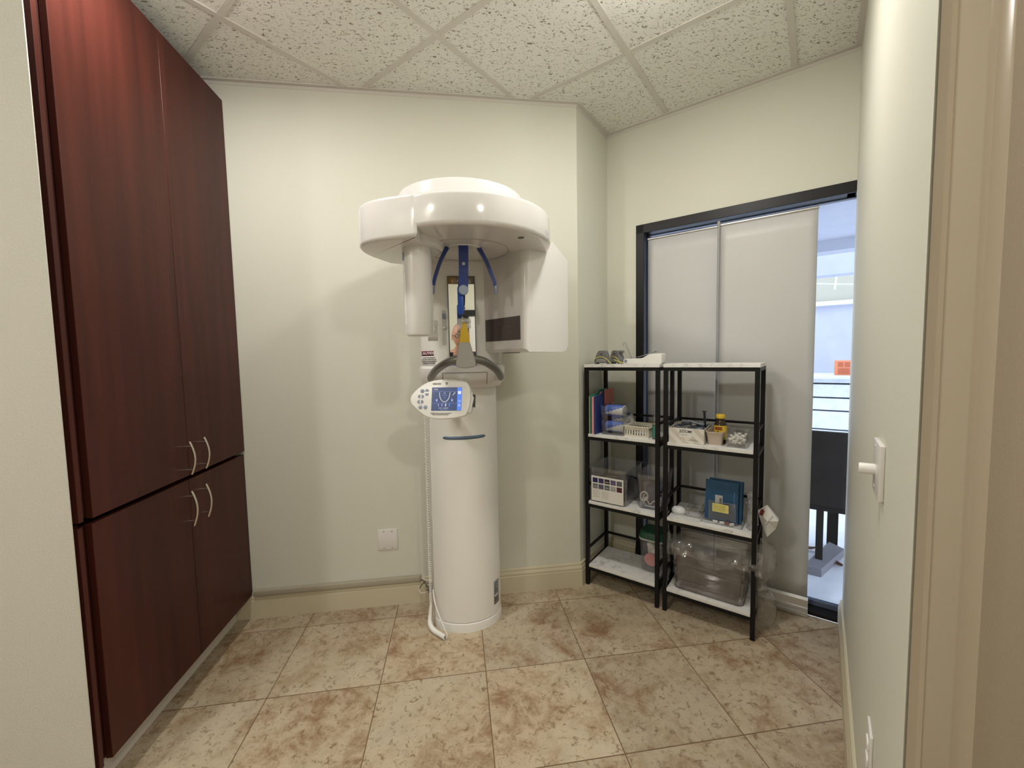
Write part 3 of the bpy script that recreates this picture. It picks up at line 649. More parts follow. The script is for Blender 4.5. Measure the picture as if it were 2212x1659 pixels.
# sensor head
wl = Vector((0.142, 1.954, 0)); tt = Vector((0.5200, -0.8542, 0)); mm = Vector((0.8542, 0.5200, 0))
T = Matrix(((tt.x, mm.x, 0, wl.x), (tt.y, mm.y, 0, wl.y), (0, 0, 1, 0), (0, 0, 0, 1)))
prof = [(0.0, 1.405), (0.012, 1.390), (0.22, 1.388), (0.240, 1.396), (0.253, 1.420), (0.255, 1.80), (0.155, 1.872), (0.13, 1.82), (0.0, 1.82)]
bm = nb(); t0 = nb()
va = [t0.verts.new((-0.012, p[0], p[1])) for p in prof]; vb = [t0.verts.new((0.298, p[0], p[1])) for p in prof]
for i in range(len(prof)): t0.faces.new((va[i], va[(i+1) % len(va)], vb[(i+1) % len(va)], vb[i]))
t0.faces.new(va); t0.faces.new(vb)
es = [e for e in t0.edges if (abs(e.verts[0].co.x-0.298) < 1e-5 and abs(e.verts[1].co.x-0.298) < 1e-5 and max(e.verts[0].co.y, e.verts[1].co.y) < 0.001)]
bmesh.ops.recalc_face_normals(t0, faces=t0.faces)
bmesh.ops.bevel(t0, geom=es, offset=0.035, segments=8, profile=0.5, affect='EDGES')
merge(bm, t0, T); sens = P('sensor_head', bm, WHITE)
bm = nb(); box(bm, (0.004, -0.0015, 1.443), (0.258, 0.003, 1.545)); bm.transform(T); P('sensor_window', bm, DARKGR, sens, smooth=False)
bm = nb(); box(bm, (0.09, 0.03, 1.3855), (0.17, 0.07, 1.389)); bm.transform(T); P('vent_cover', bm, mat('grey_vent', (0.35, 0.32, 0.28), 0.5), sens, smooth=False)
bm = nb(); tube(bm, [(0.298*i/20-0.01, 0.000-0.0006, 1.818+0.004*math.sin(PI*i/20)) for i in range(20)], 0.0012, 5); bm.transform(T); P('seam', bm, SEAM, sens)
# temple and forehead supports
def blade(pts, wds, y, m, par, name, depth=0.016, lab=None):
    bm = nb(); t0 = nb(); sp = smooth_path([(p[0], 0, p[1]) for p in pts], 5); n = len(sp); fr_, bk = [], []
    L_, R_ = [], []
    for i, p in enumerate(sp):
        d = (sp[min(i+1, n-1)]-sp[max(i-1, 0)]).normalized(); nn = Vector((-d.z, 0, d.x)); wd = wds[0]+(wds[1]-wds[0])*i/(n-1)
        L_.append(p+nn*wd); R_.append(p-nn*wd)
    ol = L_+R_[::-1]
    a = [t0.verts.new((v.x, y, v.z)) for v in ol]; b = [t0.verts.new((v.x, y+depth, v.z)) for v in ol]
    for i in range(len(a)): t0.faces.new((a[i], a[(i+1) % len(a)], b[(i+1) % len(a)], b[i]))
    for i in range(n-1):
        t0.faces.new((a[i], a[i+1], a[2*n-2-i], a[2*n-1-i])); t0.faces.new((b[i], b[i+1], b[2*n-2-i], b[2*n-1-i]))
    merge(bm, t0); o = P(name, bm, m, par)
    if lab: o['label'] = lab
    return o
for sgn, pts, lab in ((-1, [(-0.018, 1.823), (-0.030, 1.803), (-0.054, 1.755), (-0.074, 1.70), (-0.082, 1.665)], 'blue temple support on the left'), (1, [(0.100, 1.823), (0.112, 1.803), (0.137, 1.755), (0.158, 1.70), (0.168, 1.665)], 'blue temple support on the right')):
    tb = blade(pts, (0.0085, 0.006), 1.69, BLUE, X, 'temple_support', 0.022, lab)
    x, z = pts[-1]; bm = nb(); lathe(bm, [(0.0035, -0.032), (0.0075, -0.024), (0.0085, -0.008), (0.0065, 0.008), (0.002, 0.012)], (x+0.003*sgn, 1.70, z-0.004), 14); P('temple_pad', bm, GREYB, tb)
fs = blade([(0.041, 1.83), (0.041, 1.79), (0.039, 1.71), (0.037, 1.65)], (0.0195, 0.0185), 1.655, BLUE, X, 'forehead_support', 0.012, 'blue forehead support in the middle')
bm = nb(); lathe(bm, [(0.0195, 0), (0.0195, 0.010), (0.017, 0.013)], T=Matrix.Translation((0.0365, 1.652, 1.638)) @ Matrix.Rotation(PI/2, 4, 'X'), seg=28); P('knob', bm, mat('pale_blue_grey_knob', (0.27, 0.33, 0.43), 0.3), fs)
bm = nb(); lathe(bm, [(0.0065, 0), (0.0065, 0.002)], T=Matrix.Translation((0.040, 1.654, 1.742)) @ Matrix.Rotation(PI/2, 4, 'X'), seg=18); P('screw', bm, mat('pale_screw', (0.4, 0.46, 0.55), 0.3), fs)
bm = nb(); prism(bm, rrect(0.024, 0.115, 0.0115), 0, 0.009, 0.001, T=Matrix.Translation((0.0245, 1.664, 1.600)) @ Matrix.Rotation(PI/2, 4, 'X')); P('lower_arm', bm, mat('bright_blue_plastic', (0.008, 0.06, 0.36), 0.2), fs)
# handle bar, chin block, bite stick
bm = nb(); hp = smooth_path([(-0.118, 1.885, 1.278), (-0.112, 1.835, 1.288), (-0.085, 1.755, 1.320), (-0.040, 1.680, 1.350), (0.0, 1.650, 1.362), (0.040, 1.640, 1.366), (0.08, 1.650, 1.362), (0.120, 1.680, 1.350), (0.168, 1.755, 1.318), (0.196, 1.835, 1.286), (0.203, 1.885, 1.276)], 5)
tube(bm, hp, 0.0165, 16); P('handle_bar', bm, HANDLE)
for x, yy in ((-0.1185, 1.902), (0.203, 1.902)):
    bm = nb(); lathe(bm, [(0.020, -0.02), (0.021, 0.0), (0.019, 0.006)], T=Matrix.Translation((x, yy, 1.275)) @ Matrix.Rotation(PI/2, 4, 'X'), seg=24); P('handle_socket', bm, WHITE)
bm = nb(); t0 = nb()
pr = [(-0.004, 1.337), (0.000, 1.356), (0.0135, 1.430), (0.0555, 1.430), (0.0755, 1.356), (0.0775, 1.337), (0.058, 1.330), (0.037, 1.328), (0.016, 1.330)]
a = [t0.verts.new((p[0], 1.605, p[1])) for p in pr]; b = [t0.verts.new((p[0], 1.665, p[1])) for p in pr]
for i in range(len(a)): t0.faces.new((a[i], a[(i+1) % len(a)], b[(i+1) % len(a)], b[i]))
t0.faces.new(a); t0.faces.new(b); bmesh.ops.recalc_face_normals(t0, faces=t0.faces)
bmesh.ops.bevel(t0, geom=t0.edges[:], offset=0.003, segments=3, affect='EDGES'); merge(bm, t0); ck = P('chin_block', bm, BLOCK)
bm = nb(); t0 = nb(); pr = [(0.014, 1.426), (0.056, 1.426), (0.054, 1.450), (0.047, 1.492), (0.040, 1.512), (0.029, 1.512), (0.023, 1.49), (0.018, 1.450)]
a = [t0.verts.new((p[0], 1.622, p[1])) for p in pr]; b = [t0.verts.new((p[0], 1.640, p[1])) for p in pr]
for i in range(len(a)): t0.faces.new((a[i], a[(i+1) % len(a)], b[(i+1) % len(a)], b[i]))
t0.faces.new(a); t0.faces.new(b); merge(bm, t0); bs = P('bite_stick', bm, YELLOW, smooth=False)
bm = nb(); prism(bm, rrect(0.050, 0.018, 0.005), 0, 0.014, 0.001, T=Matrix.Translation((0.036, 1.632, 1.515)) @ Matrix.Rotation(PI/2, 4, 'X'))
prism(bm, rrect(0.016, 0.030, 0.004), 0, 0.012, 0.001, T=Matrix.Translation((0.019, 1.632, 1.500)) @ Matrix.Rotation(PI/2, 4, 'X')); prism(bm, rrect(0.016, 0.030, 0.004), 0, 0.012, 0.001, T=Matrix.Translation((0.053, 1.632, 1.500)) @ Matrix.Rotation(PI/2, 4, 'X'))
P('bite_piece', bm, clear('clear_bite_cover', (0.85, 0.85, 0.84), 0.2, 0.35, (0.85, 0.84, 0.8)), bs)
# control panel
aY, aT = math.radians(14), math.radians(14)
e1 = Vector((math.cos(aY), -math.sin(aY), 0)); bk = Vector((math.sin(aY), math.cos(aY), 0))
e2 = (Vector((0, 0, 1))*math.cos(aT)+bk*math.sin(aT)); e3 = e1.cross(e2)      # outward normal
pc = Vector((-0.0575, 1.715, 1.2005)); SC = 0.000362
PT = Matrix(((e1.x, e2.x, e3.x, pc.x), (e1.y, e2.y, e3.y, pc.y), (e1.z, e2.z, e3.z, pc.z), (0, 0, 0, 1)))
def uv(x, y): return ((x-560)*SC, (805-y)*SC)
ol = [(165, 812), (178, 760), (240, 690), (330, 625), (430, 590), (560, 576), (700, 585), (800, 603), (840, 625), (868, 690), (876, 790), (862, 900), (830, 985), (800, 1005), (700, 1026), (560, 1038), (430, 1028), (330, 990), (230, 910), (180, 862)]
sp = [uv(v.x, v.y) for v in smooth_path([(*p, 0) for p in ol+[ol[0]]], 3)[:-1]]
bm = nb(); prism(bm, sp, -0.020, 0.0, 0.004, seg=3); bm.transform(PT); cp = P('control_panel', bm, WHITE2)
bm = nb(); prism(bm, [uv(*p) for p in ((560, 620), (840, 632), (905, 790), (870, 960), (560, 1000), (430, 900), (430, 700))], -0.055, -0.018, 0.006, seg=3); bm.transform(PT); P('panel_housing', bm, WHITE2, cp)
bm = nb(); tube(bm, [pc-e3*0.05+e1*0.06, Vector((0.03, 1.86, 1.262)), Vector((0.03, 1.93, 1.268))], 0.022, 14); P('panel_arm', bm, WHITE2, cp)
def pbox(x0, y0, x1, y1, z0, z1, name, m, par): b = nb(); u0, v1 = uv(x0, y0); u1, v0 = uv(x1, y1); box(b, (u0, v0, z0), (u1, v1, z1)); b.transform(PT); return P(name, b, m, par, smooth=False)
scn = pbox(422, 672, 775, 943, -0.001, 0.0012, 'screen', SCREENB, cp); scn['label'] = 'lit dark blue touch screen'
pbox(724, 674, 773, 941, 0.001, 0.0016, 'menu_bar', SCREENL, scn)
for q in ((730, 718, 768, 752), (738, 868, 762, 872), (734, 880, 764, 884), (737, 890, 762, 893)): pbox(*q, 0.0016, 0.002, 'menu_icon', SCREENW, scn)
def pline(pts, r, m, name='screen_line'):
    b = nb(); tube(b, [(*uv(*p), 0.0016) for p in pts], r, 5); b.transform(PT); return P(name, b, m, scn)
pline([(512, 730)]+[(575+62*math.sin(a), 730+112*math.cos(a)) for a in [math.radians(-90+180*i/20) for i in range(21)]]+[(638, 730)], 0.0011, SCREENW, 'jaw_curve')
pline([(735+0, 825), (750, 842), (766, 825)], 0.0011, SCREENW, 'menu_curve'); pline([(672, 765), (690, 740), (700, 730)], 0.0011, SCREENW, 'tool_icon')
for yy in (718, 857): pline([(428, yy), (718, yy)], 0.0003, SCREENV, 'divider')
for x0, x1 in ((490, 468), (656, 678)):
    b = nb(); vs_ = [b.verts.new((*uv(*q), 0.0016)) for q in ((x0, 802), (x0, 842), (x1, 822))]; b.faces.new(vs_); b.transform(PT); P('arrow', b, SCREENV, scn, smooth=False)
for i, (x, s_c, m_) in enumerate(((505, 0.8, SCREENV), (548, 0.9, SCREENV), (590, 1.0, SCREENW), (634, 1.1, SCREENL))):
    b = nb(); u, v = uv(x, 880)
    box(b, (u-0.0011*s_c, v-0.006*s_c, 0.001), (u+0.0011*s_c, v+0.004*s_c, 0.0017)); box(b, (u-0.0022*s_c, v-0.001, 0.001), (u+0.0022*s_c, v+0.003*s_c, 0.0017)); lathe(b, [(0.0015*s_c, 0.001), (0.0015*s_c, 0.0017)], (u, v+0.006*s_c, 0), 10)
    b.transform(PT); P('patient_icon', b, m_, scn, smooth=False)
def ptext(x, y, s, size, m, par, **k):
    b = text_bm(s, size, **k); u, v = uv(x, y); b.transform(PT @ Matrix.Translation((u, v, 0.0019))); return P('lettering', b, m, par, smooth=False)
ptext(470, 697, 'P10A', 0.008, SCREENW, scn); ptext(576, 740, 'R+L', 0.006, SCREENW, scn); ptext(577, 765, '66kV 8mA', 0.0042, SCREENV, scn); ptext(577, 790, '14.1s', 0.0042, SCREENV, scn); ptext(450, 737, 'km', 0.004, SCREENV, scn)
ptext(565, 914, 'START   R RELEASE', 0.0050, SCREENW, scn); ptext(570, 932, 'ready for exposure', 0.0036, SCREENV, scn)
pbox(430, 621, 452, 638, 0, 0.0008, 'brand_mark', GOLD, cp); bmk = pbox(453, 621, 526, 638, 0, 0.0007, 'brand_plate', mat('grey_brand_plate', (0.25, 0.22, 0.18), 0.4), cp); ptext(489, 629.5, 'sirona', 0.0058, PAPER, bmk)
b = nb(); u, v = uv(594, 625); lathe(b, [(0.0012, 0), (0.0012, 0.0008)], (u, v, 0), 10)
for a0 in (30, 150, 270):
    A_ = [math.radians(a0-30+10*i) for i in range(7)]; prism(b, [(u+0.002*math.cos(a), v+0.002*math.sin(a)) for a in A_]+[(u+0.0058*math.cos(a), v+0.0058*math.sin(a)) for a in A_[::-1]], 0, 0.0008)
b.transform(PT); P('radiation_symbol', b, INK, cp, smooth=False)
ptext(540, 970, 'WARNING: This x-ray unit may be dangerous', 0.0048, INK, cp, bold=0.0001); ptext(530, 980, 'to patient and operator unless safe exposure', 0.0044, INK, cp, bold=0.0001); ptext(534, 990, 'factors and instructions are observed.', 0.0044, INK, cp, bold=0.0001)
pbox(885, 745, 908, 890, -0.050, -0.025, 'side_connector', SEAM, cp)
for x, y, r_ in ((307, 712, 24), (292, 902, 24), (352, 902, 24)):
    b = nb(); u, v = uv(x, y); lathe(b, [(r_*SC, -0.001), (r_*SC, 0.001), (r_*SC*0.9, 0.0016)], (u, v, 0), 22); b.transform(PT); P('button', b, BTN, cp)
for x, y, half in ((362, 708, 'u'), (362, 750, 'd'), (278, 776, 'l'), (308, 776, 'r'), (273, 838, 'l'), (304, 838, 'r')):
    base = {'u': 0, 'd': 180, 'l': 90, 'r': 270}[half]; b = nb(); A_ = [math.radians(base+180*i/12) for i in range(13)]; u, v = uv(x, y + (10 if half == 'u' else -12 if half == 'd' else 0)); u += (0.003 if half == 'l' else -0.003 if half == 'r' else 0)
    sx_, sy_ = (0.0085, 0.011) if half in 'ud' else (0.011, 0.0085)
    prism(b, [(u+sx_*math.cos(a), v+sy_*math.sin(a)) for a in A_], -0.001, 0.0014, 0.0004, seg=1); b.transform(PT); P('button', b, BTN, cp)
for x, y, s_ in ((362, 708, '^'), (362, 756, 'v'), (307, 712, '*'), (292, 902, 'o'), (352, 902, 'o'), (270, 776, 'C'), (314, 776, '>'), (266, 838, 'L'), (310, 838, 'R')): ptext(x, y, s_, 0.010, INK, cp)
# coiled cord and hand switch
bm = nb(); pts = []; turns = 88; x0, y0, z0 = -0.158, 2.035, 1.17; x1, y1, z1 = -0.163, 2.045, 0.115
for i in range(turns*8+1):
    u = i/(turns*8); v = 1-(1-u)**1.35; a = 2*PI*i/8
    pts.append((x0+(x1-x0)*v+0.0062*math.cos(a), y0+(y1-y0)*v+0.0062*math.sin(a), z0+(z1-z0)*v))
tube(bm, pts, 0.0017, 5); P('coiled_cord', bm, WHITE2)
hs = None
bm = nb(); tube(bm, smooth_path([(-0.163, 2.045, 0.12), (-0.168, 2.03, 0.07), (-0.168, 2.01, 0.035), (-0.150, 1.985, 0.016), (-0.120, 1.955, 0.0135), (-0.092, 1.925, 0.0135)], 4), 0.012, 12, rs=[0.006+0.0065*min(1, i/8) for i in range(21)]); hs = P('hand_switch', bm, WHITEP)
bm = nb(); lathe(bm, [(0.006, -0.004), (0.006, 0.0)], T=Matrix.Translation((-0.0915, 1.9245, 0.0135)) @ Matrix.Rotation(math.radians(-38), 4, 'Z') @ Matrix.Rotation(-PI/2, 4, 'X'), seg=14); P('release_button', bm, GREYT, hs)
bm = nb(); tube(bm, smooth_path([(-0.150, 2.03, 0.20), (-0.142, 2.0, 0.155), (-0.12, 1.97, 0.10), (-0.095, 1.935, 0.055), (-0.082, 1.92, 0.03), (-0.086, 1.92, 0.012)], 5), 0.003, 7); P('cord_loop', bm, WHITEP, hs)
# cable raceway, loose wires, wall plates
bm = nb(); box(bm, (-1.10, 2.247, 0.127), (-0.232, 2.275, 0.156), 0.003); tag(obj('cable_raceway', bm, mat('grey_beige_raceway', (0.40, 0.36, 0.28), 0.45)), 'long beige cable raceway on the back wall above the baseboard', 'cable cover')
t = thing('loose_cables', 'tangle of black and white wires beside the foot of the x-ray column', 'cable', (-0.2, 2.23, 0))
for pts, r_, m_ in (([(-0.232, 2.245, 0.150), (-0.215, 2.235, 0.135), (-0.20, 2.23, 0.115), (-0.192, 2.235, 0.095)], 0.0022, INK), ([(-0.205, 2.235, 0.135), (-0.225, 2.225, 0.118), (-0.236, 2.22, 0.105)], 0.0022, INK), ([(-0.232, 2.245, 0.148), (-0.20, 2.22, 0.150), (-0.165, 2.2, 0.155)], 0.0018, WHITEP),
    ([(-0.238, 2.23, 0.11), (-0.240, 2.225, 0.09), (-0.228, 2.22, 0.076), (-0.205, 2.22, 0.078)], 0.0018, WHITEP), ([(-0.232, 2.245, 0.143), (-0.19, 2.22, 0.13), (-0.16, 2.2, 0.12)], 0.0018, GREYT), ([(-0.20, 2.23, 0.085), (-0.18, 2.22, 0.09), (-0.165, 2.2, 0.10)], 0.0022, INK)):
    bm = nb(); tube(bm, smooth_path(pts, 5), r_, 6); obj('wire', bm, m_, t, world=True)
bm = nb(); box(bm, (-0.19, 2.225, 0.07), (-0.165, 2.257, 0.1), 0.002); obj('connector', bm, GREYT, t, world=True)
t = thing('wall_plate', 'blank white square wall plate low on the back wall left of the x-ray column', 'wall plate', (-0.404, 2.275, 0.372))
bm = nb(); box(bm, (-0.0535, -0.007, -0.058), (0.0535, 0, 0.058), 0.003); obj('plate', bm, PLATE, t)
for x in (-0.020, 0.024):
    for z in (-0.047, 0.047):
        bm = nb(); lathe(bm, [(0.0032, 0), (0.0032, 0.0015)], T=Matrix.Translation((x, -0.007, z)) @ Matrix.Rotation(PI/2, 4, 'X'), seg=12); obj('screw', bm, mat('grey_screw', (0.3, 0.27, 0.24), 0.4), t)
RWANG = PI/4
t = thing('dimmer_switch', 'white dimmer switch with a round knob on the right wall', 'light switch', (0.930, 0.770, 1.107), RWANG)
bm = nb(); box(bm, (-0.058, 0, -0.06), (0.058, 0.010, 0.06), 0.002); obj('plate', bm, PLATE, t)
bm = nb(); lathe(bm, [(0.0125, 0), (0.0125, 0.026), (0.011, 0.029)], T=Matrix.Translation((0.02, 0.009, -0.008)) @ Matrix.Rotation(-PI/2, 4, 'X'), seg=24); obj('knob', bm, WHITEP, t)
for z in (-0.045, 0.047):
    bm = nb(); lathe(bm, [(0.003, 0), (0.003, 0.002)], T=Matrix.Translation((0.02, 0.009, z)) @ Matrix.Rotation(-PI/2, 4, 'X'), seg=10); obj('screw', bm, WHITEP, t)
t = thing('wall_outlet', 'white power outlet low on the right wall near the casing', 'outlet', (0.915, 0.755, 0.452), RWANG)
bm = nb(); box(bm, (-0.036, 0, -0.060), (0.036, 0.006, 0.060), 0.002); obj('plate', bm, PLATE, t)
for z in (-0.02, 0.02):
    bm = nb(); prism(bm, rrect(0.032, 0.027, 0.008), 0, 0.003, 0.0006, T=Matrix.Translation((0, 0.009, z)) @ Matrix.Rotation(PI/2, 4, 'X')); obj('socket', bm, WHITEP, t)
# ---------------------------------------------------------------- shelves
SO = Vector((0.741, 2.274)); SANG = TH
def SP(s, d, z): v = SO+E2*s+N2*d; return (v.x, v.y, z)
Z1, Z2, Z3, ZT = 0.128, 0.513, 0.912, 1.316
def shelf_unit(s0, label):
    t = thing('shelving_unit', label, 'shelf', SP(s0, 0, 0), SANG, 'black metal shelving units by the window')
    W_, D_ = 0.427, 0.292; q = 0.02
    for x in (0, W_-q):
        for y in (0, D_-q):
            bm = nb(); box(bm, (x, y, 0.0), (x+q, y+q, 1.299)); obj('leg', bm, BLACK, t, smooth=False)
    for z in (Z1-0.016, Z2-0.016, Z3-0.016, 1.299):
        for y in (0, D_-q): bm = nb(); box(bm, (q, y, z-0.018), (W_-q, y+q, z)); obj('cross_rail', bm, BLACK, t, smooth=False)
        for x in (0, W_-q): bm = nb(); box(bm, (x, q, z-0.018), (x+q, D_-q, z)); obj('side_rail', bm, BLACK, t, smooth=False)
    for z in (Z1+0.098, Z2+0.098, Z3+0.094):
        bm = nb(); box(bm, (q, D_-0.015, z-0.012), (W_-q, D_-0.003, z)); obj('guard_rail', bm, BLACK, t, smooth=False)
        for x in (0.004, W_-0.016): bm = nb(); box(bm, (x, q, z-0.012), (x+0.012, D_-q, z)); obj('guard_rail', bm, BLACK, t, smooth=False)
    for z in (Z1, Z2, Z3):
        bm = nb(); box(bm, (q+0.0005, 0.001, z-0.016), (W_-q-0.0005, D_-0.016, z), 0.001); obj('shelf_board', bm, MARBLE, t, smooth=False)
    bm = nb(); box(bm, (-0.001, -0.001, 1.299), (W_+0.001, D_+0.001, ZT), 0.0015); obj('shelf_board', bm, MARBLE, t, smooth=False)
    return t
shelf_unit(-0.010, 'black metal four-tier shelf with marbled boards, left one in the corner')
shelf_unit(0.438, 'black metal four-tier shelf with marbled boards, right one nearer the camera')
def item(name, label, cat, s, d, z, rot=0, group=None): return thing(name, label, cat, SP(s, d, z), SANG+rot, group)
# --- top
def clip(t, w, h, m):
    # arched grey clip seen from the side, thickness along y
    ol = [(-w/2, 0), (-w/2-0.001, h*0.30), (-w/2+0.009, h*0.62), (-w/2+0.022, h*0.96), (-w/2+0.027, h), (w/2-0.027, h), (w/2-0.020, h*0.92), (w/2-0.008, h*0.5), (w/2, h*0.28), (w/2, 0), (w/2-0.012, 0), (w/2-0.016, h*0.09), (-w/2+0.016, h*0.09), (-w/2+0.012, 0)]
    bm = nb(); prism(bm, ol, -0.02, 0.02, 0.002, only='all', seg=2, T=Matrix.Rotation(PI/2, 4, 'X')); return obj('body', bm, m, t)
for s, d, lb, r_, sc_ in ((0.072, 0.075, 'grey mouldable clip with a yellow strap on top of the shelf, front one', 0.0, 1.0), (0.128, 0.150, 'grey clip with a beak-like tip behind the front grey clip', -0.5, 1.0)):
    t = item('grey_clip', lb, 'clip', s, d, ZT, r_); b_ = clip(t, 0.088, 0.078, GREYT)
    bm = nb(); prism(bm, rrect(0.062, 0.020, 0.008), -0.001, 0.004, 0.001, T=Matrix.Translation((0, -0.02, 0.022)) @ Matrix.Rotation(PI/2, 4, 'X')); obj('lower_pad', bm, mat('light_grey_rubber', (0.27, 0.265, 0.26), 0.5), t)
    bm = nb(); lathe(bm, [(0.0035, 0), (0.0035, 0.003)], T=Matrix.Translation((0.0, -0.02, 0.058)) @ Matrix.Rotation(PI/2, 4, 'X'), seg=12); obj('pin', bm, INK, t)
    bm = nb(); tube(bm, smooth_path([(-0.045, -0.024, 0.028), (-0.02, -0.025, 0.040), (0.01, -0.025, 0.040), (0.035, -0.025, 0.028), (0.055, -0.028, 0.010), (0.062, -0.03, 0.003)], 4), 0.002, 6); obj('strap', bm, YELC, t)
    if r_: bm = nb(); box(bm, (0.022, -0.008, 0.062), (0.058, 0.008, 0.076), 0.004); obj('beak', bm, GREYT, t)
t = item('yellow_strap', 'thin yellow strap lying between the grey clips and the white device', 'strap', 0.16, 0.05, ZT)
bm = nb(); tube(bm, smooth_path([(-0.02, 0.03, 0.024), (0.02, 0.01, 0.012), (0.055, 0, 0.003), (0.065, -0.005, 0.002)], 4), 0.002, 6); obj('strap', bm, YELC, t)
t = item('white_scoop_device', 'white plastic scanner cradle with a curved top on the left shelf top', 'device', 0.21, 0.035, ZT)
ol = [(0.0, 0.006), (0.006, 0.0), (0.205, 0.0), (0.208, 0.004), (0.208, 0.052), (0.204, 0.056), (0.145, 0.054), (0.130, 0.046), (0.115, 0.036), (0.098, 0.031), (0.012, 0.030), (0.003, 0.026), (0.0, 0.02)]
bm = nb(); prism(bm, ol, -0.075, 0, 0.003, only='all', T=Matrix.Rotation(PI/2, 4, 'X')); obj('body', bm, WHITEP, t)
bm = nb(); lathe(bm, [(0.009, 0), (0.009, 0.003)], T=Matrix.Translation((0.014, 0.001, 0.016)) @ Matrix.Rotation(PI/2, 4, 'X'), seg=18); obj('pivot', bm, TIPG, t)
bm = nb(); quadmesh(bm, (0.02, 0.02, 0.032), (0.16, 0.02, 0.068), (0.17, 0.065, 0.070), (0.03, 0.065, 0.034), 8, 2, lambda q, u, v: (q.x, q.y, q.z-0.006*math.sin(PI*u))); o = obj('clear_shield', bm, clear('bluish_clear_shield', (0.75, 0.78, 0.85), 0.25), t); o.modifiers.new('s', 'SOLIDIFY').thickness = 0.002
for s, d, h, lb in ((0.150, 0.21, 0.112, 'tall clear plastic hook behind the grey clips on the shelf top'), (0.315, 0.20, 0.105, 'clear curled plastic hook behind the white device')):
    t = item('clear_hook', lb, 'hook', s, d, ZT, 0, 'clear plastic hooks'); bm = nb()
    tube(bm, [(0.012+0.010*math.cos(a)-0.010, 0, h+0.0+0.010*math.sin(a)) for a in [math.radians(x) for x in range(230, -41, -20)]]+[(0.03, 0, h*0.6), (0.042, 0, h*0.3), (0.06, 0, 0.004)], 0.0028, 8); obj('wire', bm, clear('clear_rod', (0.86, 0.87, 0.88), 0.18, 0.1), t)
    bm = nb(); box(bm, (0.035, -0.02, 0), (0.085, 0.02, 0.004), 0.001); obj('foot', bm, CLEAR, t)
# --- third shelf, left unit
for s, w_, h_, m_, lb in ((0.006, 0.0035, 0.225, CREAMC, 'thin cream folder furthest left on the shelf'), (0.014, 0.003, 0.232, GREENC, 'thin green folder between the cream and pink folders'), (0.023, 0.012, 0.222, PINK, 'pink folder standing at the left end of the shelf'), (0.040, 0.010, 0.228, NAVY, 'navy blue folder standing beside the clear box')):
    t = item('file_folder', lb, 'folder', s+0.008, 0.008, Z3, 0, 'folders standing on the third shelf')
    bm = nb(); ol = [(0, 0), (0.24, 0), (0.24, h_*1.02), (0.225, h_*1.08), (0.12, h_*1.07), (0.10, h_), (0.0, h_*0.97)]
    prism(bm, ol, 0, w_, 0.0006, seg=1, T=Matrix(((0, 0, 1, 0), (1, 0, 0, 0), (0, 1, 0, 0), (0, 0, 0, 1)))); obj('cover', bm, m_, t, smooth=False)
t = item('file_folder', 'salmon folder edge showing above the navy folder', 'folder', 0.060, 0.12, Z3, 0, 'folders standing on the third shelf')
bm = nb(); box(bm, (0, 0, 0), (0.004, 0.13, 0.252), 0.001); obj('cover', bm, ROSE, t, smooth=False)
t = item('clear_bin', 'clear acrylic box holding blue and white rolls on the third shelf', 'container', 0.142, 0.125, Z3)
bm = nb(); tub(bm, 0.140, 0.19, 0.165, 0.012, 0.002, 0.95, 0.002); obj('bin_wall', bm, CLEAR, t)
for x, y, z, a, lb in ((-0.004, -0.015, 0.036, -0.10, 'blue and white ribbed roll at the bottom of the clear box'), (0.008, 0.045, 0.080, 0.08, 'blue and white ribbed roll in the middle, further back'), (-0.006, -0.015, 0.132, -0.12, 'blue and white ribbed roll on top in the clear box')):
    v = SO+E2*(0.142+x)+N2*(0.125+y)
    t = thing('ribbed_roll', lb, 'roll', (v.x, v.y, Z3+z), SANG+a, 'blue and white rolls in the clear box')
    Rx = Matrix.Rotation(PI/2, 4, 'Y'); n = 12
    pr = []
    for i in range(n*2+1): pr.append((0.0315+(0.0018 if i % 2 else 0), -0.055+0.11*i/(2*n)))
    bm = nb(); lathe(bm, pr, seg=28, T=Rx)
    for f in bm.faces:
        c = f.calc_center_median(); f.material_index = 0 if (c.z-0.35*c.x) > 0.004 or c.z < -0.022 else 1
    obj('roll_body', bm, [ROLLB, ROLLW], t)
    bm = nb(); lathe(bm, [(0.033, 0.055), (0.033, 0.059), (0.028, 0.061)], seg=24, T=Rx); obj('end_cap', bm, mat('pale_end_cap', (0.62, 0.62, 0.60), 0.5), t)
t = item('plastic_basket', 'small ivory slotted plastic basket on the third shelf, left unit', 'basket', 0.284, 0.115, Z3, -0.06)
bm = nb(); w_, d_, h_ = 0.148, 0.15, 0.058
box(bm, (-w_/2+0.008, -d_/2+0.008, 0), (w_/2-0.008, d_/2-0.008, 0.003), 0.001)
def slat_wall(p, q, n_):
    p = Vector(p); q = Vector(q); d = (q-p); L_ = d.length; a = math.atan2(d.y, d.x)
    T_ = Matrix.Translation(p) @ Matrix.Rotation(a, 4, 'Z')
    box(bm, (0, -0.001, 0.0), (L_, 0.001, 0.010), T=T_); box(bm, (0, -0.001, 0.040), (L_, 0.001, h_), T=T_)
    for i in range(n_+1): x = L_*i/n_; box(bm, (max(0, x-0.0035), -0.001, 0.009), (min(L_, x+0.0035), 0.001, 0.041), T=T_)
cs = [(-w_/2+0.006, -d_/2+0.006, 0), (w_/2-0.006, -d_/2+0.006, 0), (w_/2-0.006, d_/2-0.006, 0), (-w_/2+0.006, d_/2-0.006, 0)]
for i in range(4): slat_wall(cs[i], cs[(i+1) % 4], 9)
tube(bm, [(x, y, h_) for x, y in rrect(w_, d_, 0.012)], 0.0035, 6, cyc=True); obj('basket_wall', bm, BEIGEB, t, smooth=False)
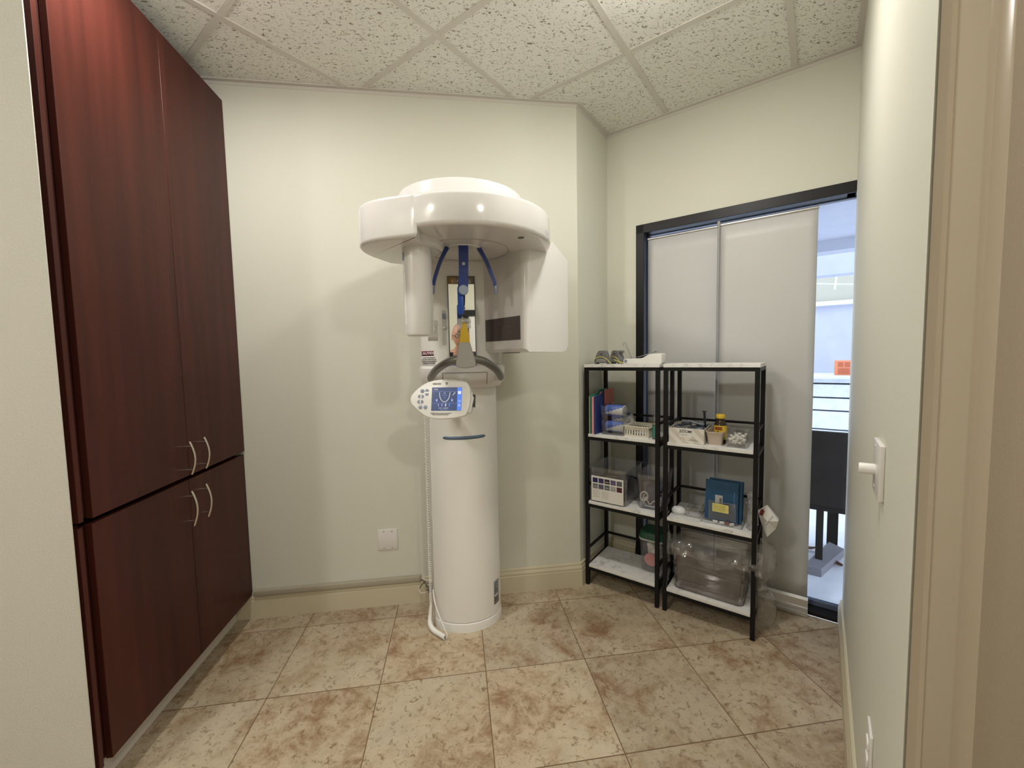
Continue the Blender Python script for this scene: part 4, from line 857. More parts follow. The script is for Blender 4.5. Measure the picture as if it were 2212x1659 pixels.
for i in range(9):
    t = item('small_vial', 'one of the small grey vials lying inside the slotted basket', 'vial', 0.284+random.uniform(-0.045, 0.045), 0.115+random.uniform(-0.045, 0.045), Z3+0.012+0.012*(i % 3), random.uniform(0, 3), 'vials in the slotted basket')
    bm = nb(); lathe(bm, [(0.006, -0.022), (0.007, -0.018), (0.007, 0.014), (0.004, 0.022)], seg=12, T=Matrix.Rotation(PI/2, 4, 'Y')); obj('vial_body', bm, TIPG if i % 2 else mat('vial_white', (0.6, 0.6, 0.6), 0.4), t)
t = item('clear_bag', 'small clear plastic sachet leaning at the back left of the slotted basket', 'sachet', 0.225, 0.13, Z3+0.03)
bm = nb(); lathe(bm, [(0.002, 0), (0.02, 0.01), (0.024, 0.035), (0.014, 0.055), (0.004, 0.066)], seg=16, sy=0.5); obj('film', bm, FILM, t)
t = item('clear_tube', 'tall clear plastic cylinder with a teal print by the right leg of the left shelf', 'cylinder', 0.383, 0.05, Z3)
bm = nb(); lathe(bm, [(0.017, 0), (0.017, 0.128), (0.014, 0.134), (0.004, 0.136)], seg=24); obj('tube_wall', bm, CLEARD, t)
bm = nb(); lathe(bm, [(0.0155, 0.01), (0.0155, 0.075)], seg=24, cap=False); obj('printed_label', bm, GREENC, t)
# --- third shelf, right unit
zx = 0.463
t = item('striped_carton', 'open white striped carton lettered ZOOM! full of syringe tips', 'box', zx, 0.012, Z3, 0.035)
w_, d_, h_ = 0.168, 0.225, 0.078; bm = nb()
for a, b in (((0, 0, 0), (w_, 0.002, h_)), ((0, d_-0.002, 0), (w_, d_, h_)), ((0, 0, 0), (0.002, d_, h_)), ((w_-0.002, 0, 0), (w_, d_, h_)), ((0, 0, 0), (w_, d_, 0.002))): box(bm, a, b)
obj('carton_wall', bm, STRIPE, t, smooth=False)
bm = nb(); box(bm, (0.052, -0.0008, 0.030), (0.112, 0.0, 0.078)); lb_ = obj('front_label', bm, PAPER, t, smooth=False)
def ftext(par, x, z, y, s, size, m, **k): b = text_bm(s, size, **k); b.transform(Matrix.Translation((x, y, z)) @ Matrix.Rotation(PI/2, 4, 'X')); return obj('lettering', b, m, par, smooth=False)
ftext(lb_, 0.082, 0.061, -0.0012, 'ZOOM!', 0.0185, INK, bold=0.0004); ftext(lb_, 0.072, 0.072, -0.0012, 'PHILIPS', 0.006, INK); ftext(lb_, 0.074, 0.044, -0.0012, 'RELIEF GEL', 0.0068, INK); ftext(lb_, 0.118, 0.020, -0.0012, 'WHITENING\nRELIEF GEL SYRINGES', 0.005, INK)
for i in range(46):
    x, y = 0.463+random.uniform(0.018, 0.150), 0.012+random.uniform(0.015, 0.205)
    t = item('syringe_tip', 'one of the dark plastic syringe tips heaped in the striped carton', 'syringe tip', x, y+0.01, Z3+0.035+random.uniform(0, 0.042), 0, 'syringe tips in the striped carton')
    t.rotation_euler = (random.uniform(-0.5, 0.5), random.uniform(-0.6, 0.6), random.uniform(0, 6.28))
    bm = nb(); lathe(bm, [(0.007, -0.026), (0.007, -0.006), (0.0045, -0.004), (0.0035, 0.012), (0.0015, 0.028)], seg=10, T=Matrix.Rotation(PI/2, 4, 'Y')); obj('tip', bm, TIPG if i % 4 == 0 else TIP, t)
for q in range(3):
    t = item('syringe', ('long dark syringe lying on the heap in the striped carton', 'long grey syringe across the heap in the striped carton', 'dark syringe standing up at the back of the striped carton')[q], 'syringe', 0.51+0.045*q, 0.10+0.045*q, Z3+0.082+0.008*q)
    t.rotation_euler = ((0, 0.25, 1.9), (0, -0.2, 2.5), (0, 1.45, 0.5))[q]
    bm = nb(); lathe(bm, [(0.006, -0.05), (0.006, 0.03), (0.002, 0.034), (0.002, 0.055)], seg=12, T=Matrix.Rotation(PI/2, 4, 'Y')); obj('barrel', bm, (TIP, TIPG, TIP)[q], t)
    bm = nb(); lathe(bm, [(0.011, -0.052), (0.011, -0.048)], seg=12, T=Matrix.Rotation(PI/2, 4, 'Y')); obj('flange', bm, TIP, t)
t = item('beige_tray', 'narrow beige plastic bin between the carton and the clear box', 'container', 0.673, 0.135, Z3)
bm = nb(); tub(bm, 0.074, 0.21, 0.068, 0.012, 0.002, 0.80, 0.002); obj('bin_wall', bm, TRAY, t)
t = item('vitamin_bottle', 'amber pill bottle with yellow cap and label standing in the beige bin', 'bottle', 0.688, 0.115, Z3+0.003)
bm = nb(); lathe(bm, [(0.026, 0), (0.030, 0.004), (0.030, 0.088), (0.028, 0.098), (0.020, 0.110), (0.020, 0.122)], seg=32); obj('bottle_body', bm, AMBER, t)
bm = nb(); lathe(bm, [(0.0305, 0.020), (0.0305, 0.090)], seg=32, cap=False); lab = obj('bottle_label', bm, YEL2, t)
bm = nb(); lathe(bm, [(0.0212, 0.124), (0.0218, 0.126), (0.0218, 0.142), (0.020, 0.145)], seg=32); obj('cap', bm, YEL2, t)
def cyl_text(par, s, z, size, m, r, rot=-PI/2, **k):
    b = text_bm(s, size, **k)
    for v in b.verts: a = rot+v.co.x/r; v.co = Vector((r*math.cos(a), r*math.sin(a), z+v.co.y))
    return obj('lettering', b, m, par, smooth=False)
def cyl_patch(par, name, a0, a1, z0, z1, r, m):
    b = nb(); quadmesh(b, (0, 0, 0), (1, 0, 0), (1, 1, 0), (0, 1, 0), 10, 1, lambda q, u, v: (r*math.cos(a0+(a1-a0)*u), r*math.sin(a0+(a1-a0)*u), z0+(z1-z0)*v)); return obj(name, b, m, par)
A0 = -PI/2-0.1
cyl_patch(lab, 'brand_patch', A0-0.65, A0+0.5, 0.068, 0.083, 0.0309, REDL); cyl_text(lab, 'NATURE MADE', 0.0755, 0.0062, YEL2, 0.0314, A0-0.07)
cyl_text(lab, 'E', 0.055, 0.018, INK, 0.0312, A0-0.12, bold=0.0004); cyl_text(lab, '180 mg (400 IU)', 0.0425, 0.0052, INK, 0.0312, A0)
cyl_patch(lab, 'blue_patch', A0-0.9, A0-0.05, 0.020, 0.038, 0.0309, mat('steel_blue_label', (0.16, 0.25, 0.42), 0.5)); cyl_patch(lab, 'green_patch', A0-0.05, A0+0.9, 0.020, 0.036, 0.0309, mat('green_label', (0.06, 0.20, 0.07), 0.5))
t = item('clear_box', 'clear acrylic box of white capsules at the right end of the third shelf', 'container', 0.768, 0.135, Z3)
bm = nb(); tub(bm, 0.088, 0.20, 0.066, 0.003, 0.003, 0.98, 0.0); obj('box_wall', bm, clear('thick_clear_acrylic', (0.97, 0.97, 0.975), 0.12, 0.02), t)
for i in range(60):
    v = SO+E2*(0.768+random.uniform(-0.030, 0.030))+N2*(0.135+random.uniform(-0.085, 0.06))
    z = Z3+0.010+random.uniform(0, 0.036)
    t = thing('white_capsule', 'one of the small white plastic capsules heaped in the clear acrylic box', 'capsule', (v.x, v.y, z), 0, 'white capsules in the clear box')
    t.rotation_euler = (random.uniform(0, 6), random.uniform(0, 6), random.uniform(0, 6))
    bm = nb(); lathe(bm, [(0.003, -0.008), (0.0065, -0.006), (0.007, 0.004), (0.0045, 0.008)], seg=10); obj('capsule_body', bm, WHITEP, t)
# --- second shelf left
t = item('clear_bin', 'large clear plastic bin with a printed instruction sheet on its front', 'container', 0.122, 0.145, Z2)
bm = nb(); tub(bm, 0.235, 0.27, 0.205, 0.022, 0.003, 0.93, 0.006); obj('bin_wall', bm, CLEARD, t)
bm = nb(); box(bm, (-0.096, -0.1365, 0.008), (0.098, -0.1355, 0.155)); sh = obj('instruction_sheet', bm, PAPER, t, smooth=False); sh['label'] = 'white sheet with two rows of small photos'
cols = [(0.02, 0.02, 0.10), (0.03, 0.03, 0.11), (0.03, 0.02, 0.03), (0.12, 0.11, 0.22), (0.12, 0.12, 0.12), (0.18, 0.18, 0.18), (0.10, 0.10, 0.17), (0.11, 0.14, 0.14), (0.38, 0.37, 0.35), (0.09, 0.02, 0.03)]
for i in range(10):
    x = -0.087+0.0365*(i % 5); z = 0.116-0.035*(i//5)
    bm = nb(); box(bm, (x, -0.1372, z), (x+0.031, -0.1363, z+0.028)); obj('photo', bm, mat('photo_tone', cols[i], 0.4, var=0.5, vscale=60), sh, smooth=False)
    if i in (2, 5, 7): bm = nb(); box(bm, (x+0.005, -0.1376, z+0.010), (x+0.026, -0.1371, z+0.014)); obj('photo_highlight', bm, mat('tone2', (0.5, 0.5, 0.5), 0.4), sh, smooth=False)
for i in range(9):
    for c in range(2):
        bm = nb(); x = -0.087+0.055*c; box(bm, (x, -0.1370, 0.070-0.0052*i), (x+0.048-0.006*((i*7+c) % 3), -0.1364, 0.0712-0.0052*i)); obj('print_line', bm, GREYINK, sh, smooth=False)
t = item('folded_cloth', 'dark navy cloth folded inside the large clear bin', 'cloth', 0.16, 0.165, Z2+0.004)
bm = nb(); prism(bm, rrect(0.10, 0.16, 0.03), 0, 0.12, 0.02, seg=3); obj('cloth', bm, NAVYC, t)
t = item('grey_pouch', 'grey plastic pouch inside the large clear bin', 'pouch', 0.06, 0.17, Z2+0.004)
bm = nb(); prism(bm, rrect(0.07, 0.13, 0.02), 0, 0.10, 0.015, seg=3); obj('pouch', bm, mat('dark_grey_pouch', (0.10, 0.10, 0.10), 0.4), t)
t = item('clear_bin', 'smaller clear bin with white cable loops beside the large bin', 'container', 0.350, 0.155, Z2)
bm = nb(); tub(bm, 0.145, 0.23, 0.195, 0.022, 0.003, 0.86, 0.005); obj('bin_wall', bm, CLEARD, t)
t = item('navy_fabric', 'dark blue fabric inside the smaller clear bin', 'cloth', 0.355, 0.175, Z2+0.004)
bm = nb(); prism(bm, rrect(0.10, 0.14, 0.03), 0, 0.115, 0.02, seg=3); obj('cloth', bm, mat('slate_navy_cloth', (0.035, 0.045, 0.11), 0.8, var=0.5, vscale=30), t)
t = item('white_cable', 'coiled white cable behind the front of the smaller clear bin', 'cable', 0.315, 0.072, Z2+0.055)
bm = nb(); tube(bm, [(0.020*math.cos(a), 0.010*math.sin(a), 0.022*math.sin(a)+0.01) for a in [2*PI*i/20 for i in range(20)]], 0.0045, 8, cyc=True); tube(bm, [(-0.006, 0, -0.008), (-0.002, 0, 0.016), (0.014, 0, 0.03), (0.020, 0, 0.012), (0.0, 0, -0.002)], 0.003, 7); obj('loop', bm, WHITEP, t)
t = item('white_cable', 'white zigzag cable low in the smaller clear bin', 'cable', 0.352, 0.069, Z2+0.012)
bm = nb(); tube(bm, smooth_path([(-0.038, 0.0, 0.012), (-0.034, 0, 0.038), (-0.020, 0, 0.040), (-0.008, 0, 0.016), (0.004, 0, 0.020), (0.018, 0, 0.036), (0.03, 0, 0.030), (0.034, 0, 0.008), (0.0, 0, 0.002), (-0.03, 0, 0.004)], 4), 0.0032, 7); obj('loop', bm, WHITEP, t)
# --- second shelf right
t = item('soap_dome', 'shallow white oval dish lid on the second shelf beside the left leg', 'dish', 0.497, 0.085, Z2)
bm = nb(); lathe(bm, [(0.030, 0), (0.035, 0.010), (0.036, 0.016)], seg=32, sy=0.8); obj('dish_base', bm, mat('translucent_white_plastic', (0.62, 0.62, 0.62), 0.3), t)
bm = nb(); lathe(bm, [(0.0365, 0.016), (0.034, 0.028), (0.025, 0.037), (0.012, 0.041), (0.002, 0.042)], seg=32, sy=0.8); obj('dish_lid', bm, mat('pearl_white_plastic', (0.74, 0.75, 0.77), 0.2), t)
t = item('clear_tray', 'low narrow clear acrylic tray beside the white oval dish', 'tray', 0.570, 0.175, Z2)
bm = nb(); tub(bm, 0.066, 0.21, 0.045, 0.002, 0.003, 0.98, 0.0); obj('tray_wall', bm, clear('clear_tray_acrylic', (0.97, 0.97, 0.97), 0.07), t)
bm = nb(); tube(bm, [(x, y, 0.0455) for x, y in rrect(0.066, 0.21, 0.002)], 0.0011, 5, cyc=True); tube(bm, [(x, y, 0.001) for x, y in rrect(0.065, 0.206, 0.002)], 0.0009, 5, cyc=True); obj('tray_edge', bm, mat('frosted_edge', (0.35, 0.35, 0.36), 0.2), t)
t = item('brochure_holder', 'clear acrylic brochure holder with a yellow note on its front', 'holder', 0.615, 0.04, Z2)
HA = clear('holder_acrylic', (0.965, 0.97, 0.975), 0.10)
bm = nb()
box(bm, (0, 0, 0), (0.185, 0.22, 0.003)); box(bm, (0, 0, 0), (0.003, 0.22, 0.035)); box(bm, (0.182, 0, 0), (0.185, 0.22, 0.035)); box(bm, (0, 0, 0), (0.185, 0.003, 0.025))
prism(bm, [(0.03, 0.0), (0.10, 0.0), (0.20, 0.145), (0.14, 0.145)], 0, 0.003, T=Matrix(((0, 0, 1, 0), (1, 0, 0, 0), (0, 1, 0, 0), (0, 0, 0, 1))))
prism(bm, [(0.03, 0.0), (0.10, 0.0), (0.20, 0.145), (0.14, 0.145)], 0.182, 0.185, T=Matrix(((0, 0, 1, 0), (1, 0, 0, 0), (0, 1, 0, 0), (0, 0, 0, 1))))
box(bm, (0.03, 0.024, 0.02), (0.155, 0.027, 0.112)); obj('acrylic_body', bm, HA, t, smooth=False)
for i, (dx, dy, hh) in enumerate(((0.012, 0.055, 0.205), (0.026, 0.075, 0.21), (0.030, 0.090, 0.205))):
    t = item('blue_folder', ('front blue folder with a barcode sticker in the brochure holder', 'second blue folder just behind the front one', 'rearmost blue folder in the brochure holder')[i], 'folder', 0.615+dx, 0.04+dy-0.022, Z2+0.006, 0, 'blue folders in the brochure holder')
    t.rotation_euler[0] = -0.10
    bm = nb(); box(bm, (0, 0, 0), (0.150, 0.007, hh), 0.001); obj('cover', bm, FOLD, t, smooth=False)
    if i == 0:
        bm = nb(); box(bm, (0.046, -0.0008, 0.088), (0.080, 0, 0.132)); st = obj('barcode_sticker', bm, mat('grey_sticker', (0.45, 0.45, 0.45), 0.5), t, smooth=False)
        for q in range(8): bm = nb(); box(bm, (0.066, -0.0014, 0.093+0.0034*q), (0.077, -0.0007, 0.0948+0.0034*q)); obj('bar', bm, INK, st, smooth=False)
        b = text_bm('PROFESSIONAL WHITENING', 0.006); b.transform(Matrix.Translation((0.132, -0.001, 0.12)) @ Matrix.Rotation(PI/2, 4, 'X') @ Matrix.Rotation(PI/2, 4, 'Z')); obj('lettering', b, mat('pale_blue_print', (0.3, 0.42, 0.55), 0.5), t, smooth=False)
t = item('sticky_note', 'yellow handwritten note stuck to the brochure holder', 'note', 0.665, 0.058, Z2+0.060, -0.02)
bm = nb(); box(bm, (0, 0, 0), (0.074, 0.0012, 0.042)); obj('note_paper', bm, NOTE, t, smooth=False)
for i in range(4):
    bm = nb(); tube(bm, [(0.006+0.0035*q, -0.0008, 0.034-0.0085*i+0.0018*math.sin(q*2.3+i)) for q in range(17-2*(i % 2))], 0.0004, 4); obj('handwriting', bm, mat('pen_ink', (0.16, 0.14, 0.06), 0.6), t)
for i, (x, m_) in enumerate(((0.68, WHITEP), (0.71, PAPER), (0.735, REDL), (0.755, PAPER))):
    t = item('sample_packet', ('left white packet at the foot of the blue folder', 'middle white packet lying in the holder base', 'red packet in the brochure holder base', 'right white packet in the brochure holder base')[i], 'packet', x, 0.052, Z2+0.005, 0.3*i)
    bm = nb(); box(bm, (-0.011, -0.004, 0), (0.011, 0.006, 0.012), 0.002); obj('packet', bm, m_, t)
def crumple(bm, a, seed=1):
    random.seed(seed)
    for v in bm.verts: v.co += Vector((random.uniform(-a, a), random.uniform(-a, a), random.uniform(-a, a)))
t = item('plastic_bag', 'crumpled clear plastic bag at the right end of the second shelf', 'bag', 0.835, 0.11, Z2)
bm = nb(); lathe(bm, [(0.015, 0.0), (0.030, 0.005), (0.036, 0.05), (0.030, 0.09), (0.035, 0.12), (0.02, 0.135), (0.03, 0.16), (0.012, 0.17)], seg=18, sy=2.0, sx=0.7); crumple(bm, 0.006, 3); obj('film', bm, FILM, t, ang=20)
t = item('paper_bag', 'white printed paper bag sticking out past the right leg of the shelf', 'bag', 0.878, 0.10, Z2-0.02)
bm = nb(); t0 = nb()
fr_ = [(-0.020, 0.115), (0.018, 0.145), (0.066, 0.082), (0.055, 0.035), (0.022, -0.005), (-0.004, 0.05)]
a = [t0.verts.new((p[0], -0.018+0.02*(i % 2), p[1])) for i, p in enumerate(fr_)]; b = [t0.verts.new((p[0]*0.9+0.006, 0.03-0.012*(i % 2), p[1]*0.92+0.002)) for i, p in enumerate(fr_)]
ca = t0.verts.new((0.024, -0.022, 0.072)); cb = t0.verts.new((0.026, 0.045, 0.07))
for i in range(6):
    j = (i+1) % 6; t0.faces.new((a[i], a[j], b[j], b[i])); t0.faces.new((a[i], a[j], ca)); t0.faces.new((b[i], b[j], cb))
merge(bm, t0); bg = obj('paper', bm, PAPER, t, smooth=False)
bm = nb(); prism(bm, [(-0.012, 0.098), (0.002, 0.092), (0.010, 0.120), (0.004, 0.124), (0.004, 0.130), (-0.006, 0.122)], 0.0, 0.001, T=Matrix.Translation((0, -0.0185, 0)) @ Matrix.Rotation(PI/2, 4, 'X')); obj('printed_logo', bm, mat('wine_red_print', (0.22, 0.03, 0.05), 0.6), bg, smooth=False)
b = text_bm('The Smile People', 0.0085); b.transform(Matrix.Translation((0.030, -0.0235, 0.078)) @ Matrix.Rotation(PI/2, 4, 'X') @ Matrix.Rotation(math.radians(62), 4, 'Z')); obj('lettering', b, INK, bg, smooth=False)
# --- bottom shelf
t = item('snack_jar', 'clear jar with dark green lid, cotton and pink puff on the bottom shelf', 'jar', 0.345, 0.165, Z1)
bm = nb(); prism(bm, rrect(0.125, 0.125, 0.035, 6), 0, 0.185, 0.012, T=None, taper=1.15, seg=3); obj('jar_wall', bm, CLEARD, t)
bm = nb(); prism(bm, rrect(0.152, 0.152, 0.04, 6), 0.185, 0.198, 0.003); obj('jar_rim', bm, mat('frosted_rim', (0.45, 0.48, 0.47), 0.4), t)
bm = nb(); prism(bm, rrect(0.152, 0.152, 0.04, 6), 0.198, 0.236, 0.012, only='top', taper=0.88); obj('lid', bm, GREENL, t)
for i in range(9):
    v = (0.345+random.uniform(-0.033, 0.033), 0.165+random.uniform(-0.033, 0.033))
    t = item('cotton_ball', 'one of the white cotton rolls packed in the green lidded jar', 'cotton roll', v[0], v[1], Z1+0.03+0.014*i, 0, 'cotton rolls in the jar')
    t.rotation_euler = (random.uniform(0, 1), random.uniform(0, 1), random.uniform(0, 3))
    bm = nb(); lathe(bm, [(0.008, -0.024), (0.018, -0.018), (0.021, 0), (0.018, 0.018), (0.008, 0.024)], seg=16); obj('cotton', bm, CONTW, t)
t = item('powder_puff', 'round pink puff pressed against the front of the green lidded jar', 'puff', 0.342, 0.118, Z1+0.075)
bm = nb(); lathe(bm, [(0.004, 0), (0.034, 0.002), (0.038, 0.008), (0.034, 0.014), (0.004, 0.016)], seg=28, T=Matrix.Rotation(PI/2, 4, 'X')); obj('puff', bm, CONTP, t)
t = item('storage_tub', 'big clear storage tub wrapped in plastic film on the bottom shelf', 'container', 0.648, 0.150, Z1)
TUBM = clear('large_tub_plastic', (0.975, 0.965, 0.96), 0.09, 0.05, (0.55, 0.50, 0.48))
bm = nb(); tub(bm, 0.345, 0.245, 0.195, 0.03, 0.003, 0.93, 0.003, rimh=0.003); obj('tub_wall', bm, TUBM, t)
bm = nb(); tub(bm, 0.355, 0.255, 0.036, 0.032, 0.003, 1.0, 0.003, z0=0.188); obj('lid', bm, TUBM, t)
bm = nb()
for z, sc__ in ((0.190, 1.0), (0.224, 1.02), (0.050, 0.945), (0.003, 0.925)): tube(bm, [(x*sc__, y*sc__, z) for x, y in rrect(0.352, 0.252, 0.032)], 0.0015, 5, cyc=True)
obj('tub_seam', bm, mat('dark_translucent_edge', (0.12, 0.10, 0.10), 0.3), t)
t = item('plastic_wrap', 'crumpled clear film draped over the storage tub and hanging at its right', 'film', 0.648, 0.150, Z1)
bm = nb(); random.seed(11)
def wrapf(q, u, v):
    x = -0.20+0.44*u
    n1 = math.sin(u*23+v*5)*0.006+math.sin(u*51-v*11)*0.003+random.uniform(-0.002, 0.002)
    y = -0.150+n1
    z = 0.20+0.075*v+0.012*math.sin(u*9)+(0.0 if v > 0.5 else -0.018*abs(math.sin(u*7+1)))
    return (x, y+0.12*max(0, v-0.55), min(z, 0.33))
quadmesh(bm, (0, 0, 0), (1, 0, 0), (1, 1, 0), (0, 1, 0), 50, 8, wrapf)
obj('front_drape', bm, FILM, t, ang=25)
bm = nb()
def wrapg(q, u, v):
    n1 = random.uniform(-0.004, 0.004)
    wd = 0.04+0.05*abs(math.sin(v*5+0.6))
    return (0.205+wd*abs(math.sin(u*PI*1.2))+n1, -0.06+0.10*u+n1, -0.110+0.42*v+n1)
quadmesh(bm, (0, 0, 0), (1, 0, 0), (1, 1, 0), (0, 1, 0), 10, 26, wrapg); obj('side_drape', bm, FILM, t, ang=25)
bm = nb()
def wraph(q, u, v):
    n1 = random.uniform(-0.004, 0.004)
    return (-0.195-0.012*abs(math.sin(u*6))+n1, -0.13+0.08*u+n1, 0.02+0.26*v+n1)
quadmesh(bm, (0, 0, 0), (1, 0, 0), (1, 1, 0), (0, 1, 0), 8, 18, wraph); obj('left_drape', bm, FILM, t, ang=25)
# ---------------------------------------------------------------- hallway door seen in the mirror
bm = nb(); box(bm, (0.12, -2.2, 0), (0.20, -2.17, 2.03)); box(bm, (1.1, -2.2, 0), (1.18, -2.17, 2.03)); box(bm, (0.06, -2.2, 1.97), (1.24, -2.16, 2.06), 0.003)
d1 = struct('door_1', bm, BLKFR, 'dark framed white door on the hallway wall behind the camera', smooth=False)
bm = nb(); box(bm, (0.20, -2.2, 0.01), (1.1, -2.178, 1.97)); obj('door_leaf', bm, mat('white_door', (0.72, 0.72, 0.72), 0.4), d1, smooth=False)
bm = nb()
for a, b in (((0.30, 0.9), (0.315, 1.85)), ((0.60, 0.9), (0.615, 1.85)), ((0.30, 1.835), (0.615, 1.85)), ((0.30, 0.9), (0.615, 0.915))): box(bm, (a[0], -2.179, a[1]), (b[0], -2.170, b[1]))
obj('panel_frame', bm, BLKFR, d1, smooth=False)
# ---------------------------------------------------------------- photographer (visible in the mirror)
SKIN = mat('skin', (0.55, 0.30, 0.22), 0.45, var=0.06, vscale=12)
SHIRT = mat('black_knit', (0.02, 0.022, 0.028), 0.8)
HX, HY, HZ = 0.050, -0.24, 1.588
pe = thing('person', 'bald person in glasses and a dark shirt holding up a phone, reflected in the mirror', 'person', (HX, -0.42, 0))
def skinned(name, verts, edges, radii, m, par, sub=2):
    me = bpy.data.meshes.new(name); inv = frame_of(par).inverted(); me.from_pydata([tuple(inv @ Vector(v)) for v in verts], edges, [])
    me.materials.append(m); o = link(name, me, None, par)
    md = o.modifiers.new('skin', 'SKIN'); md.use_smooth_shade = True
    if not me.skin_vertices: bm_ = nb(); bm_.from_mesh(me); bm_.verts.layers.skin.verify(); bm_.to_mesh(me); bm_.free()
    for i, r_ in enumerate(radii): me.skin_vertices[0].data[i].radius = (r_ if isinstance(r_, tuple) else (r_, r_))
    me.skin_vertices[0].data[0].use_root = True
    s_ = o.modifiers.new('sub', 'SUBSURF'); s_.levels = sub; s_.render_levels = sub
    return o
px_ = HX
vt = [(px_, -0.42, 0.95), (px_, -0.42, 1.10), (px_, -0.42, 1.28), (px_, -0.41, 1.38), (px_, -0.36, 1.45), (px_, -0.30, 1.52),
      (px_-0.17, -0.41, 1.36), (px_-0.24, -0.33, 1.16), (px_-0.12, -0.13, 1.27), (px_-0.075, -0.06, 1.315),
      (px_+0.17, -0.41, 1.36), (px_+0.26, -0.33, 1.16), (px_+0.17, -0.13, 1.28), (px_+0.125, -0.06, 1.325),
      (px_-0.09, -0.42, 0.88), (px_-0.11, -0.40, 0.48), (px_-0.11, -0.43, 0.10), (px_-0.11, -0.33, 0.04), (px_+0.09, -0.42, 0.88), (px_+0.11, -0.40, 0.48), (px_+0.11, -0.43, 0.10), (px_+0.11, -0.33, 0.04)]
ed = [(0, 1), (1, 2), (2, 3), (3, 4), (4, 5), (3, 6), (6, 7), (7, 8), (8, 9), (3, 10), (10, 11), (11, 12), (12, 13), (0, 14), (14, 15), (15, 16), (16, 17), (0, 18), (18, 19), (19, 20), (20, 21)]
ra = [(0.15, 0.11), (0.15, 0.11), (0.17, 0.12), (0.13, 0.09), 0.058, 0.055, 0.062, 0.046, 0.032, 0.026, 0.062, 0.046, 0.032, 0.026, 0.085, 0.06, 0.042, 0.035, 0.085, 0.06, 0.042, 0.035]
body = skinned('body', vt, ed, ra, SKIN, pe)
vs2 = [(px_, -0.42, 0.90), (px_, -0.42, 1.08), (px_, -0.42, 1.26), (px_, -0.412, 1.375), (px_, -0.395, 1.425), (px_-0.17, -0.41, 1.36), (px_-0.235, -0.34, 1.19), (px_+0.17, -0.41, 1.36), (px_+0.255, -0.34, 1.19)]
skinned('shirt', vs2, [(0, 1), (1, 2), (2, 3), (3, 4), (3, 5), (5, 6), (3, 7), (7, 8)], [(0.165, 0.12), (0.165, 0.12), (0.185, 0.13), (0.145, 0.10), 0.068, 0.074, 0.062, 0.074, 0.062], SHIRT, pe)
skinned('trousers', [(px_, -0.42, 0.95), (px_-0.09, -0.42, 0.87), (px_-0.11, -0.40, 0.48), (px_-0.11, -0.43, 0.09), (px_+0.09, -0.42, 0.87), (px_+0.11, -0.40, 0.48), (px_+0.11, -0.43, 0.09)], [(0, 1), (1, 2), (2, 3), (0, 4), (4, 5), (5, 6)], [0.14, 0.10, 0.075, 0.058, 0.10, 0.075, 0.058], NAVYC, pe)
# head with face
bm = nb(); t0 = nb(); bmesh.ops.create_uvsphere(t0, u_segments=48, v_segments=32, radius=1)
for v in t0.verts:
    x, y, z = v.co
    X_, Y_, Z_ = x*0.078, y*0.098, z*0.122
    if z < 0: X_ *= 1-0.30*(-z)**1.4; Y_ = Y_*(1-0.12*(-z)) + 0.012*(-z)
    # facing +y : nose, brow, chin, lips, eye hollows
    if y > 0:
        Y_ += 0.022*math.exp(-((x/0.16)**2+((z+0.15)/0.20)**2)) + 0.006*math.exp(-(((abs(x)-0.35)/0.25)**2+((z-0.16)/0.09)**2))
        Y_ -= 0.010*math.exp(-(((abs(x)-0.38)/0.17)**2+((z-0.02)/0.11)**2))
        Y_ += 0.008*math.exp(-((x/0.32)**2+((z+0.48)/0.07)**2)) + 0.010*math.exp(-((x/0.3)**2+((z+0.82)/0.14)**2))
        Y_ -= 0.004*math.exp(-((x/0.36)**2+((z+0.52)/0.02)**2))
    v.co = (X_, Y_, Z_)
merge(bm, t0)
for s_ in (-1, 1): lathe(bm, [(0.004, -0.006), (0.018, -0.004), (0.021, 0.004), (0.012, 0.006)], T=Matrix.Translation((s_*0.078, -0.005, -0.01)) @ Matrix.Rotation(PI/2, 4, 'Y') @ Matrix.Diagonal((1.7, 1, 1, 1)), seg=18)
HT = Matrix.Translation((HX, HY, HZ)) @ Matrix.Rotation(math.radians(-8), 4, 'X') @ Matrix.Scale(1.07, 4)
bm.transform(HT); hd_ = obj('head', bm, SKIN, pe, world=True, ang=80)
def hp_(name, b, m, par=hd_): b.transform(HT); return obj(name, b, m, par, world=True)
for s_ in (-1, 1):
    b = nb(); lathe(b, [(0.001, -0.012), (0.008, -0.009), (0.0115, 0), (0.008, 0.009), (0.001, 0.012)], (s_*0.030, 0.082, 0.003), 16); hp_('eye', b, mat('eye_white', (0.6, 0.58, 0.55), 0.3))
    b = nb(); tube(b, [(s_*0.030+0.012*math.cos(a)*1.6, 0.106-0.02*abs(math.cos(a)), 0.002+0.0135*math.sin(a)) for a in [2*PI*i/20 for i in range(20)]], 0.0022, 6, cyc=True)
    tube(b, [(s_*0.050, 0.088, 0.006), (s_*0.076, 0.06, 0.008), (s_*0.080, 0.0, 0.006)], 0.002, 6); hp_('glasses_rim', b, INK)
    b = nb(); tube(b, [(s_*0.016, 0.100, 0.023), (s_*0.032, 0.100, 0.028), (s_*0.048, 0.088, 0.023)], 0.0025, 6); hp_('eyebrow', b, mat('grey_brow', (0.15, 0.12, 0.10), 0.8))
b = nb(); tube(b, [(-0.011, 0.108, 0.008), (0.011, 0.108, 0.008)], 0.002, 6); hp_('glasses_bridge', b, INK)
b = nb(); tube(b, smooth_path([(-0.024, 0.092, -0.062), (-0.01, 0.100, -0.060), (0, 0.101, -0.0615), (0.01, 0.100, -0.060), (0.024, 0.092, -0.062)], 4), 0.0035, 8); hp_('lips', b, mat('lip', (0.38, 0.15, 0.12), 0.5))
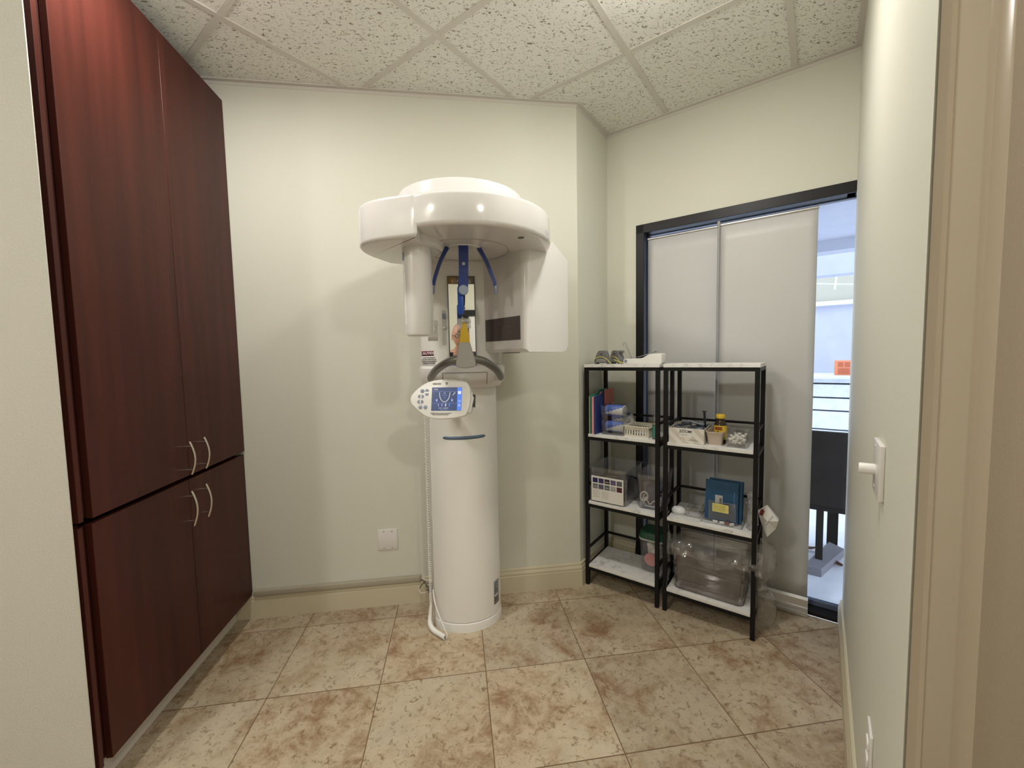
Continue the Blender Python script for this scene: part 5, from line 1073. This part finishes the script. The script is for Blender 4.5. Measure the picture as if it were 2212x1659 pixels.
# hands
def hand(wrist, side, par):
    wv = Vector(wrist); palm = wv+Vector((-0.012*side, 0.028, 0.030))
    v = [tuple(wv), tuple(wv+Vector((-0.004*side, 0.012, 0.018))), tuple(palm)]; e = [(0, 1), (1, 2)]; r_ = [(0.026, 0.02), (0.030, 0.018), (0.034, 0.015)]
    for k, (dz, ln) in enumerate(((0.026, 0.9), (0.010, 1.0), (-0.007, 0.95), (-0.022, 0.78))):
        b0 = len(v); base = palm+Vector((0.0, 0.006, dz*0.9)); 
        v += [tuple(base), tuple(base+Vector((-0.010*side, 0.020*ln, 0.006))), tuple(base+Vector((-0.026*side, 0.026*ln, 0.006))), tuple(base+Vector((-0.044*side*ln, 0.020*ln, 0.004)))]
        e += [(2, b0), (b0, b0+1), (b0+1, b0+2), (b0+2, b0+3)]; r_ += [0.0095, 0.0088, 0.008, 0.0072]
    b0 = len(v); base = wv+Vector((-0.016*side, 0.012, 0.030)); v += [tuple(base), tuple(base+Vector((-0.020*side, -0.004, 0.016))), tuple(base+Vector((-0.040*side, 0.002, 0.022)))]
    e += [(1, b0), (b0, b0+1), (b0+1, b0+2)]; r_ += [0.012, 0.0105, 0.009]
    return skinned('hand', v, e, r_, SKIN, par, 2)
# the hands are continuous with the forearms of the body
hand((px_-0.075, -0.062, 1.315), -1, pe); hand((px_+0.125, -0.062, 1.325), 1, pe)
ph = thing('phone', 'dark smartphone with three lenses held up in front of the face, seen in the mirror', 'phone', (0.04, -0.014, 1.355), 0)
bm = nb(); prism(bm, rrect(0.147, 0.071, 0.010), -0.004, 0.004, 0.0015, T=Matrix.Rotation(PI/2, 4, 'X')); obj('phone_body', bm, mat('slate_blue_phone', (0.045, 0.06, 0.085), 0.3), ph)
bm = nb(); prism(bm, rrect(0.034, 0.034, 0.008), 0, 0.0015, 0.0004, T=Matrix.Translation((-0.050, 0.0055, 0.014)) @ Matrix.Rotation(PI/2, 4, 'X')); cb_ = obj('camera_plate', bm, mat('pale_blue_plate', (0.16, 0.20, 0.26), 0.25), ph)
for x, z in ((-0.058, 0.022), (-0.058, 0.006), (-0.042, 0.014)):
    bm = nb(); lathe(bm, [(0.0062, 0), (0.0062, 0.002)], T=Matrix.Translation((x, 0.0055, z)) @ Matrix.Rotation(-PI/2, 4, 'X'), seg=18); obj('lens', bm, INK, cb_)
